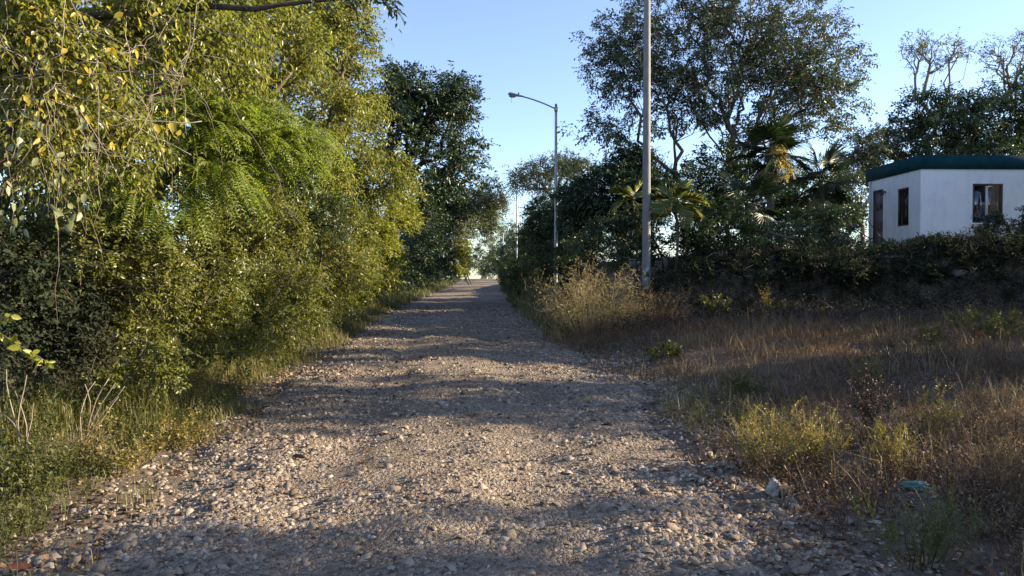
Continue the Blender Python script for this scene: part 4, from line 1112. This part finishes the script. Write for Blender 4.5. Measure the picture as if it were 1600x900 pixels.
# ------------------------------------------------------------------ woods just right of the picture: they cast the shade across road and field
shade = make_tree('shade_tree', 'tree out of frame at right whose crown shades the near field', 'tree', gpt(12.5, 4.2), (12.5, 4.2, 2.2),
                  [(12.5, 4.2, 3.2, 2.0, 1.9, 1.5), (12.6, 3.9, 5.0, 1.8, 1.7, 1.6), (12.4, 4.4, 1.6, 1.8, 1.7, 1.2)], 200, .15, M['bark_dark'], M['mid'], 7, .5, 8, .15, .08, seed=400,
                  group='trees standing out of frame at right', r_tip=.01, shell=.45)
for k, (x, y, rz, s, lab) in enumerate([(13.0, 13.6, 2.0, .5, 'small tree out of frame at right, before the third tall one'), (12.0, 7.5, 1.2, .45, 'small tree out of frame at right, between two taller ones'), (12.8, 11.0, 2.6, .92, 'tree out of frame at right, midway to the house bank'),
                                        (13.6, 16.0, .9, .95, 'tree out of frame at right, before the house bank'), (16.8, 21.8, 5.2, .8, 'tree out of frame at right, beside the house'), (11.8, -.4, 3.3, 1.1, 'tree out of frame at right, level with the viewer'), (12.0, -5.0, 4.9, 1.15, 'tree out of frame behind the viewer at right'),
                                        (18.5, 11.3, 5.6, 1.05, 'tree out of frame at right, second row nearest'), (19.5, 17.6, .4, 1.0, 'tree out of frame at right, second row before the house'), (18., 5.0, 2.1, 1.1, 'tree out of frame at right, second row beside the viewer')]):
    copy_tree(shade, gpt(x, y), rz, s, lab)

# ------------------------------------------------------------------ ground cover
def scatter(n, r, x0, x1, y0, y1, power=.5):
    u = r.random(n); y = (y0 ** power + u * (y1 ** power - y0 ** power)) ** (1 / power)
    a = x0(y) if callable(x0) else x0; b = x1(y) if callable(x1) else x1
    return a + (b - a) * r.random(n), y


def bare(x, y):
    """trampled bare spots round the two pieces of litter"""
    m = np.ones(len(x), dtype=bool)
    for cx, cy in ((1.78, 5.2), (2.72, 5.2)):
        m &= ~((np.abs(x - cx + (cy - y) * .35) < .17) & (y > cy - .75) & (y < cy + .10))
    return m


def blades(name, label, mat, x, y, h, w, r, lean=.35, bend=.35):
    q = bare(x, y); x, y = x[q], y[q]
    if np.ndim(h): h = h[q]
    if np.ndim(w): w = w[q]
    n = len(x); P = np.stack([x, y, ground_z(x, y) - .01], 1)
    V, F = blade_mesh(P, r.uniform(0, 6.28, n), h * r.uniform(.5, 1.25, n), w * r.uniform(.7, 1.3, n), r.normal(0, lean, n), np.abs(r.normal(0, bend, n)))
    return tag(link(name, mk_mesh(name, V, F), mat), label, name.replace('_', ' '), kind='stuff')


def leafy(name, label, mat, x, y, r, n_tw, tw_len, n_lf, LL, LW, stem_mat=None, **kw):
    q = bare(x, y); x, y = x[q], y[q]
    P = np.stack([x, y, ground_z(x, y)], 1)
    kw = dict(dict(out=1.0, rand=.55, up=.3, droop=.15, leaf_droop=.1, twig_r=.0018), **kw)
    lv, tw = twigs_leaves(P, np.tile(np.array([[0, 0, 1.]]), (len(P), 1)), r, n_tw, tw_len, n_lf, LL, LW, **kw)
    o = tag(link(name, mk_mesh(name, *lv), mat), label, name.replace('_', ' '), kind='stuff')
    link('stems', mk_mesh('stems', *tw), stem_mat or mat, o)["kind"] = "stuff"
    return o


rg = np.random.default_rng(500)
fr = lambda y: np.minimum(road_r(y) + 11, .70 * y + 1.5)
# dry grass of the right-hand field
x, y = scatter(66000, rg, lambda y: road_r(y) - .15, fr, 3.3, 17.2, .7)
u = x - road_r(y)
k = rg.random(len(x)) < np.clip(.12 + .75 * sst(.1, 1.6, u) + 1.3 * fbm(x * .8, y * .8), .04, 1) * sst(-.2, .5, u + .25 * fbm(x * 2, y * 2) + .1)
x, y, u = x[k], y[k], u[k]
blades('dry_grass', 'brown dry grass and straw covering the field right of the road', M['dry_grass'], x, y, (.06 + .12 * sst(.3, 2.5, u)) * (1 + 1.3 * fbm(x * .7, y * .7)) * (1 + .9 * (rg.random(len(x)) < .06)), .0045 + .0003 * y, rg, .8, .55)
x, y = scatter(6200, rg, lambda y: road_r(y) + .2, fr, 3.4, 17.5, .7)
k = rg.random(len(x)) < np.clip(.35 + 2.0 * fbm(x * .55 + 40, y * .55), 0, 1)
x, y = x[k], y[k]
leafy('dry_weeds', 'low brown dried weeds standing all over the right field', M['dry_grass'], x, y, rg, 4, .26, 5, .03, .012, M['brown_weed'], rand=.8)
x, y = scatter(10000, rg, lambda y: road_r(y) + .1, fr, 3.4, 17.5, .7)
k = rg.random(len(x)) < np.clip(-.05 + 3.2 * fbm(x * 1.1 + 81, y * 1.1 + 5), 0, 1)
x, y = x[k], y[k]
blades('straw_grass', 'pale straw tufts scattered through the right field', M['straw'], x, y, .25 * (1 + 1.2 * fbm(x * .9, y * .9 + 13)), .0045 + .0002 * y, rg, .5, .5)
x, y = scatter(4200, rg, lambda y: road_r(y) + .1, fr, 3.4, 19, .7)
k = rg.random(len(x)) < np.clip(.30 + 2.4 * fbm(x * .5 + 11, y * .5 + 60), 0, 1)
x, y = x[k], y[k]
leafy('creeping_weeds', 'small green weeds creeping among the dry grass at right', M['green_weed'], x, y, rg, 4, .20, 6, .032, .016, M['dry_grass'])
# litter of fallen leaves: field edge, bank, left verge
xs, ys = [], []
for n, a, b, y0, y1 in ((15000, lambda y: road_r(y) - .1, lambda y: road_r(y) + 6, 3.3, 16), (15000, lambda y: road_r(y) + 1.5, lambda y: .70 * y + 1, 16.5, 22), (5000, lambda y: road_l(y) - 3.0, lambda y: road_l(y) + .15, 3.3, 16), (900, road_l, road_r, 3.2, 18)):
    x, y = scatter(n, rg, a, b, y0, y1, .6); k = rg.random(n) < np.clip(.45 + 2 * fbm(x * .9 + 7, y * .9), .05, 1); xs.append(x[k]); ys.append(y[k])
x = np.concatenate(xs); y = np.concatenate(ys); n = len(x)
az = rg.uniform(0, 6.28, n); sz = rg.uniform(.025, .06, n) * (1 + y / 40)
V, F = leaf_mesh(np.stack([x, y, surf_z(x, y) + rg.uniform(.002, .03, n)], 1), np.stack([np.cos(az), np.sin(az), rg.normal(0, .3, n)], 1), np.stack([rg.normal(0, .35, n), rg.normal(0, .35, n), np.ones(n)], 1), sz, sz * .5, .3, 'dia', rg.normal(.1, .2, n)[:, None])
tag(link('leaf_litter', mk_mesh('leaf_litter', V, F), M['litter']), 'scattered brown fallen leaves on verge, field and bank', 'leaf litter', kind='stuff')
# scrub on the bank and on top of it
x, y = scatter(1700, rg, lambda y: road_r(y) + 1.6, lambda y: .70 * y + 1, 16.9, 20.5, .8)
leafy('bank_scrub', 'dark low scrub covering the bank below house and palms', M['scrub'], x, y, rg, 4, .36, 7, .07, .032, M['bark_dark'])
x, y = scatter(2300, rg, lambda y: road_r(y) + 1.0, lambda y: .70 * y + 1, 15.8, 19.2, .8)
leafy('bank_brush', 'dead brown brushwood lying over the bank slope', M['brown_weed'], x, y, rg, 4, .5, 5, .045, .02, M['bark'], rand=1.1, up=.2, droop=.45, twig_r=.004)
# left verge
x, y = scatter(58000, rg, lambda y: road_l(y) - 1.7, lambda y: road_l(y) + .25, 3.0, 34, .35)
v = road_l(y) - x
k = rg.random(len(x)) < np.clip(.5 + 1.8 * fbm(x * 1.1 + 3, y * .7), .03, 1) * sst(-.25, .25, v + .3 * fbm(x * 2.3, y * 2.3))
x, y, v = x[k], y[k], v[k]
blades('verge_grass', 'yellow-green grass tufts along the left edge of the road', M['verge_grass'], x, y, (.11 + .17 * sst(-.1, .9, v)) * (1 + .9 * fbm(x * .9, y * .5 + 20)) * (1 + .02 * y), .004 + .0003 * y, rg, .45, .45)
x, y = scatter(3200, rg, lambda y: road_l(y) - 2.4, lambda y: road_l(y) - .25, 3.9, 13, .5)
k = rg.random(len(x)) < np.clip(.45 + 2.2 * fbm(x * .9 + 31, y * .9), .0, 1)
leafy('verge_weeds', 'low green leafy weeds below the left thicket', M['green_weed'], x[k], y[k], rg, 3, .21, 6, .036, .02)
x, y = scatter(700, rg, lambda y: road_l(y) - 4.5, lambda y: road_l(y) - 1.2, 4.0, 30, .5)
leafy('undergrowth', 'dark leafy undergrowth under the left thicket', M['mid'], x, y, rg, 4, .4, 7, .07, .035)
# verges of the far road
x, y = scatter(6000, rg, lambda y: road_l(y) - 2.2, lambda y: road_l(y) + .1, 30, 108, .6); x2, y2 = scatter(8000, rg, lambda y: road_r(y) - .1, lambda y: road_r(y) + 2.6, 17, 108, .3)
blades('far_grass', 'grass lining both sides of the far road', M["green_weed"], np.concatenate([x, x2]), np.concatenate([y, y2]), .4, .022, rg, .4, .4)


# ------------------------------------------------------------------ single plants
def weed(name, label, cat, px, py, w_px, h_px, mat, stems=14, n_lf=26, LL=.022, LW=.011, seed=1, stem_mat=None, d=None, group=None, rand=.5, branch=4, droop=.1):
    """a bushy weed: branching stems with small leaves; placed by where its foot stands on the ground"""
    r = np.random.default_rng(seed)
    if d is None:
        lo, hi = 2.5, 40.
        for _ in range(40):
            m = (lo + hi) / 2; q = at(px, py, m)
            if q[2] > float(ground_z(q[0], m)): lo = m
            else: hi = m
        d = lo
    p = at(px, py, d); base = np.array([p[0], d, float(ground_z(p[0], d)) - .01])
    t = thing(name, label, cat, base, group)
    W = w_px / FPX * d / 2; H = h_px / FPX * d
    ang = r.uniform(0, 6.28, stems); rad = np.sqrt(r.random(stems)) * W
    top = np.stack([rad * np.cos(ang), rad * np.sin(ang), H * r.uniform(.55, 1.0, stems) * (1 - .35 * (rad / W) ** 2)], 1)
    bot = np.stack([rad * np.cos(ang), rad * np.sin(ang), 0 * ang], 1) * .45
    s = np.linspace(0, 1, 5)
    tubes = [path_tube(bot[i] + (top[i] - bot[i]) * s[:, None] + np.cumsum(r.normal(0, .02 * H, (5, 3)), 0) * (s > 0)[:, None], np.linspace(.0035, .0012, 5), 4, False) for i in range(stems)]
    tt = r.uniform(.25, 1, (stems, branch)); P = (bot[:, None] + (top - bot)[:, None] * tt[..., None]).reshape(-1, 3)
    D = unit(np.repeat(unit(top - bot), branch, 0) + r.normal(0, .4, (stems * branch, 3)))
    lv, tw = twigs_leaves(P, D, r, 2, H * .30, n_lf // 2, LL, LW, droop=droop, leaf_droop=.1, rand=rand, up=.25, twig_r=.0012)
    link('leaves', mk_mesh('leaves', *lv), mat, t)
    link('stems', mk_mesh('stems', *join(tubes + [tw])), stem_mat or mat, t)
    return t


weed('weed_bush', 'rounded yellow-green weed bush sunlit beside the white litter', 'weed', 1205, 735, 150, 105, M['yellow_weed'], 34, 26, .020, .011, 601)
weed('weed_bush', 'spiky yellow-green weed right of the rounded sunlit weed bush', 'weed', 1290, 740, 90, 105, M['yellow_weed'], 20, 24, .020, .011, 602)
weed('weed_bush', 'small yellow weed standing left of the teal bag', 'weed', 1400, 742, 75, 85, M['yellow_weed'], 16, 24, .02, .011, 603)
weed('weed_bush', 'pale yellow weed behind the dark seed-head weed at right', 'weed', 1452, 690, 100, 85, M['yellow_weed'], 18, 20, .024, .012, 604)
weed('seed_weed', 'dark brown dried weed with heavy seed heads', 'weed', 1368, 690, 60, 120, M['brown_weed'], 12, 26, .03, .018, 605, M['bark_dark'])
weed('weed_bush', 'greyish green weed topping the dry grass right of middle', 'weed', 1356, 600, 60, 55, M['yellow_weed'], 12, 16, .03, .016, 606)
weed('green_clump', 'small dark green leafy clump in the dry grass', 'weed', 1165, 622, 90, 40, M['green_weed'], 18, 16, .035, .016, 607)
weed('green_clump', 'bright green low plant near the gravel edge', 'weed', 1040, 560, 70, 26, M['green_weed'], 14, 14, .055, .03, 608)
weed('green_clump', 'light green broad-leaved plant right of the lamp post foot', 'weed', 1112, 492, 50, 36, M['green_weed'], 10, 10, .09, .05, 609)
weed('flower_stalk_plant', 'single upright plant with yellow flower spike before the bank', 'weed', 1196, 492, 10, 44, M['yellow_weed'], 3, 16, .05, .025, 610)
weed('green_clump', 'tall fresh green weeds at the right picture edge below the bank', 'weed', 1545, 530, 130, 55, M['green_weed'], 30, 18, .05, .018, 611)
weed('green_clump', 'fresh green weed left of the tall green weeds', 'weed', 1455, 545, 60, 40, M['green_weed'], 14, 16, .05, .018, 612)
weed('weed_bush', 'fine green weed in the bottom right corner', 'weed', 1440, 880, 180, 130, M['green_weed'], 26, 20, .02, .009, 613)
weed('weed_bush', 'reddish dry weed at the right picture edge', 'weed', 1560, 800, 130, 160, M['dry_grass'], 26, 20, .022, .008, 614)
weed('weed_bush', 'thin straw weed rising at the right edge under the green weeds', 'weed', 1560, 690, 110, 110, M['dry_grass'], 22, 18, .025, .01, 615)
weed('weed_bush', 'pale green leafy weed at the left picture edge on the verge', 'weed', 40, 790, 130, 110, M['green_weed'], 22, 16, .035, .018, 616)
weed('weed_bush', 'yellow-green leafy weed near the middle of the left verge', 'weed', 180, 735, 160, 80, M['yellow_weed'], 22, 14, .034, .016, 617)
weed('weed_bush', 'small-leaved pale weed beside the gravel on the left verge', 'weed', 290, 700, 70, 55, M['yellow_weed'], 16, 16, .028, .018, 618)
weed('dry_bush', 'pale dry tangled bush left of the nearest lamp post', 'bush', 930, 478, 170, 118, M['straw'], 100, 12, .07, .017, 619, M['straw'], d=17.2, branch=5, rand=.9, droop=.4)
weed('dry_bush', 'light straw-coloured bush of upright stalks at the right road edge', 'bush', 850, 482, 100, 86, M['straw'], 60, 8, .05, .012, 620, M['straw'], d=22, branch=3)
weed('dry_bush', 'reddish brown dry bush in front of the pale tangled bush', 'bush', 915, 515, 150, 65, M['dry_grass'], 44, 10, .04, .012, 621, M['dry_grass'], d=15.5, branch=4, rand=.8)
weed('dry_bush', 'brown dry bush around the foot of the nearest lamp post', 'bush', 1020, 515, 150, 70, M['dry_grass'], 46, 10, .04, .012, 622, M['dry_grass'], d=16.6, branch=4, rand=.8)
weed('yellow_shrub', 'yellow-green sprig crowning the pale tangled dry bush', 'shrub', 935, 440, 46, 55, M['yellow_weed'], 16, 20, .05, .025, 623, d=18.6)
weed('sapling', 'thin upright sapling with pale leaves above the dry bushes', 'sapling', 933, 420, 36, 96, M['yellow_weed'], 5, 16, .09, .035, 624, d=20.5, stem_mat=M['bark'])

# bare cut stalks on the left verge
r2 = np.random.default_rng(640)
for lab, foot, tips in (('bare pale cut stalk with a flat top at the left edge', (36, 655), [(34, 583), (8, 590), (0, 640), (52, 640), (14, 612)]), ('fan of bare pale cut stems below the left shrub', (128, 655), [(136, 598), (150, 596), (165, 594), (172, 604), (190, 607), (182, 617)])):
    d = 5.9 if foot[0] < 100 else 6.4
    p0 = at(foot[0], foot[1], d); z = float(ground_z(p0[0], d)); b0 = np.array([p0[0], d, z])
    t = thing('cut_stalks', lab, 'stalk', b0, 'bare stalks on the left verge')
    for k, (px, py) in enumerate(tips):
        e = at(px, py, d + r2.normal(0, .08)); s = np.linspace(0, 1, 6)[:, None]
        Q = b0 + (e - b0) * s + np.array([r2.normal(0, .05), 0, .05]) * np.sin(s * 3.1) + np.cumsum(r2.normal(0, .008, (6, 3)), 0)
        V, F = path_tube(Q - b0, np.linspace(.006, .0035, 6), 6); link('stalk', mk_mesh('stalk', V, F, True), M['vine_stem'], t)

# ------------------------------------------------------------------ small things lying about
def crumple(r, n=3, amp=.35, scale=(1, 1, 1)):
    bm = bmesh.new(); bmesh.ops.create_icosphere(bm, subdivisions=n, radius=1)
    v = np.array([w.co[:] for w in bm.verts]); f = np.array([[q.index for q in p.verts] for p in bm.faces]); bm.free()
    k = r.normal(0, 1, (22, 3)); ph = r.uniform(0, 6.28, 22)
    disp = sum(np.abs(np.sin((v @ k[i]) * (1.5 + .25 * i) + ph[i])) / (1 + .35 * i) for i in range(22))
    v = v * (1 + amp * (disp - disp.mean()))[:, None] * np.array(scale)
    return v, f


def ground_at(px, py):
    lo, hi = 2.5, 60.
    for _ in range(40):
        m = (lo + hi) / 2; q = at(px, py, m)
        if q[2] > float(surf_z(q[0], m)): lo = m
        else: hi = m
    q = at(px, py, lo)
    return q[0], lo, float(surf_z(q[0], lo))


M['litter_white'] = solid_mat('white_plastic', (.40, .37, .34), (.13, .10, .08), 34, .5)
M['litter_brown'] = solid_mat('stained_card', (.22, .14, .09), (.10, .06, .04), 30, .8)
M['bag_teal'] = leaf_mat('teal_plastic', [(0, (.16, .30, .28)), (1, (.22, .38, .35))], .3, .3)
r2 = np.random.default_rng(650)
x, y = 1.78, 5.2; z = float(ground_z(x, y))
t = thing('crumpled_litter', 'crumpled white and brown litter lying under the weed bush', 'litter', (x, y, z))
V, F = crumple(r2, 3, .3, (.045, .05, .065)); link('wrapper', mk_mesh('wrapper', V + [-.01, 0, .05], F), M['litter_white'], t)
V, F = crumple(r2, 3, .35, (.06, .05, .045)); link('carton', mk_mesh('carton', V + [.045, .02, .035], F), M['litter_brown'], t)
x, y = 2.72, 5.2; z = float(ground_z(x, y))
V, F = crumple(r2, 4, .6, (.075, .055, .03)); tag(link('plastic_bag', mk_mesh('plastic_bag', V, F), M['bag_teal'], None, (x, y, z + .04)), 'crumpled teal plastic bag in the dry grass', 'plastic bag')
M['dead_leaf'] = solid_mat('dead_leaf', (.16, .055, .025), (.09, .03, .015), 30, .7)
for k, (px, py, L, lab) in enumerate([(466, 719, .13, 'large rust-brown fallen leaf lying on the gravel'), (275, 744, .10, 'dark brown curled leaf at the left gravel edge'), (25, 898, .14, 'dark red-brown leaf in the bottom left corner'), (1270, 792, .10, 'rust-red fallen leaf beside the straw stalks')]):
    x, y, z = ground_at(px, py)
    V, F = leaf_mesh(np.array([[-L / 2, 0, 0.]]), np.array([[1, .15 * k - .2, .05]]), np.array([[0, -.4, 1.]]), np.array([L]), np.array([L * .42]), .3, 'hex', .15)
    tag(link('fallen_leaf', mk_mesh('fallen_leaf', V, F), M['dead_leaf'], None, (x, y, z + .02)), lab, 'leaf', 'large fallen leaves')
x, y, z = ground_at(1228, 792)
t = thing('straw_stalks', 'short pale broken stalks standing below the weed bush', 'stalk', (x, y, z))
for k, (dx, h) in enumerate(((-.02, .13), (.02, .11), (.04, .08), (.0, .06))):
    V, F = path_tube([(dx, 0, 0), (dx + .005, 0, h * .5), (dx - .004 + .012 * k, 0, h)], [.005, .0045, .004], 6); link('stalk', mk_mesh('stalk', V, F, True), M['bark_pale'], t)
x, y, z = ground_at(1022, 540)
t = thing('bent_straw', 'bent pale straw arching over the dry grass near the lamp', 'straw', (x, y, z))
V, F = path_tube([(-.06, 0, 0), (-.05, 0, .2), (0, 0, .27), (.06, 0, .25), (.09, 0, .05)], .008, 5); link('stem', mk_mesh('stem', V, F, True), M['bark_pale'], t)

# boulders and dead branches of the bank
M['boulder'] = solid_mat('bank_boulder', (.20, .18, .155), (.09, .08, .066), 5, .9, .6, 18)
for k, (px, py, w, d, lab) in enumerate([(985, 388, 34, 19.2, 'large pale boulder left of the lamp post on the bank'), (990, 412, 30, 18.4, 'flat boulder below the large one by the lamp post'), (1042, 400, 30, 18.7, 'rounded boulder right of the lamp post on the bank'),
                                         (1025, 405, 18, 18.5, 'small boulder touching the rounded one by the lamp'), (988, 490, 16, 14.8, 'pale stone at the foot of the lamp post'), (1500, 425, 26, 19.3, 'dark boulder on the bank below the house'), (1290, 432, 22, 18.8, 'grey boulder in the middle of the bank slope')]):
    d = ground_at(px, py + 6)[1]; V, F = crumple(r2, 3, .16, (1, .8, .62)); s = w / FPX * d / 2; p = at(px, py, d)
    o = tag(link('boulder', mk_mesh('boulder', V * s, F), M['boulder'], None, (p[0], d, float(ground_z(p[0], d)) + s * .25)), lab, 'boulder', 'boulders on the bank')
bs = [mk_mesh('stone', *stones(np.zeros((1, 3)), np.ones(1), r2)) for _ in range(8)]
for me in bs: me.materials.append(M['boulder'])
for k in range(60):
    y = r2.uniform(17.2, 20.5); x = r2.uniform(float(road_r(y)) + 2.2, .68 * y)
    s = r2.uniform(.04, .13); o = link('stone', bs[k % 8], None, ground, (x, y, float(ground_z(x, y)) + s * .3)); o.scale = (s, s * .8, s); o.rotation_euler = (0, 0, r2.uniform(0, 6))
for lab, pts, d, r0 in (('thick dead branch lying across the bank slope', [(1128, 420), (1150, 428), (1172, 436), (1195, 441)], 18.4, .04), ('thin dead branch poking from the bank near the lamp', [(1040, 410), (1055, 425), (1062, 445)], 17.8, .02),
                        ('forked dead root at the foot of the bank', [(1095, 432), (1125, 425), (1160, 437), (1185, 436)], 18.0, .025), ('pale dead stick on the bank below the house', [(1560, 438), (1580, 436), (1592, 437)], 18.4, .015)):
    Q = np.array([ground_at(a, b) for a, b in pts]); Q[:, 2] += .05
    t = thing('dead_branch', lab, 'branch', Q[0], 'dead branches on the bank')
    s = np.linspace(0, len(Q) - 1, 9); QQ = np.stack([np.interp(s, np.arange(len(Q)), Q[:, k]) for k in range(3)], 1) + r2.normal(0, .02, (9, 3))
    V, F = path_tube(QQ - Q[0], np.linspace(r0, r0 * .4, 9), 6); link('stem', mk_mesh('stem', V, F, True), M['bark_pale'], t)
    V, F = path_tube(np.array([QQ[4], QQ[4] + [.1, -.05, .16], QQ[4] + [.25, -.08, .22]]) - Q[0], [r0 * .5, r0 * .4, r0 * .2], 5); link('side_twig', mk_mesh('side_twig', V, F, True), M['bark_pale'], t)

n_tri = 0
for me in bpy.data.meshes:
    n = np.zeros(len(me.polygons), dtype=np.int32); me.polygons.foreach_get("loop_total", n); n_tri += int((n - 2).sum())
print("TRIANGLES", n_tri)
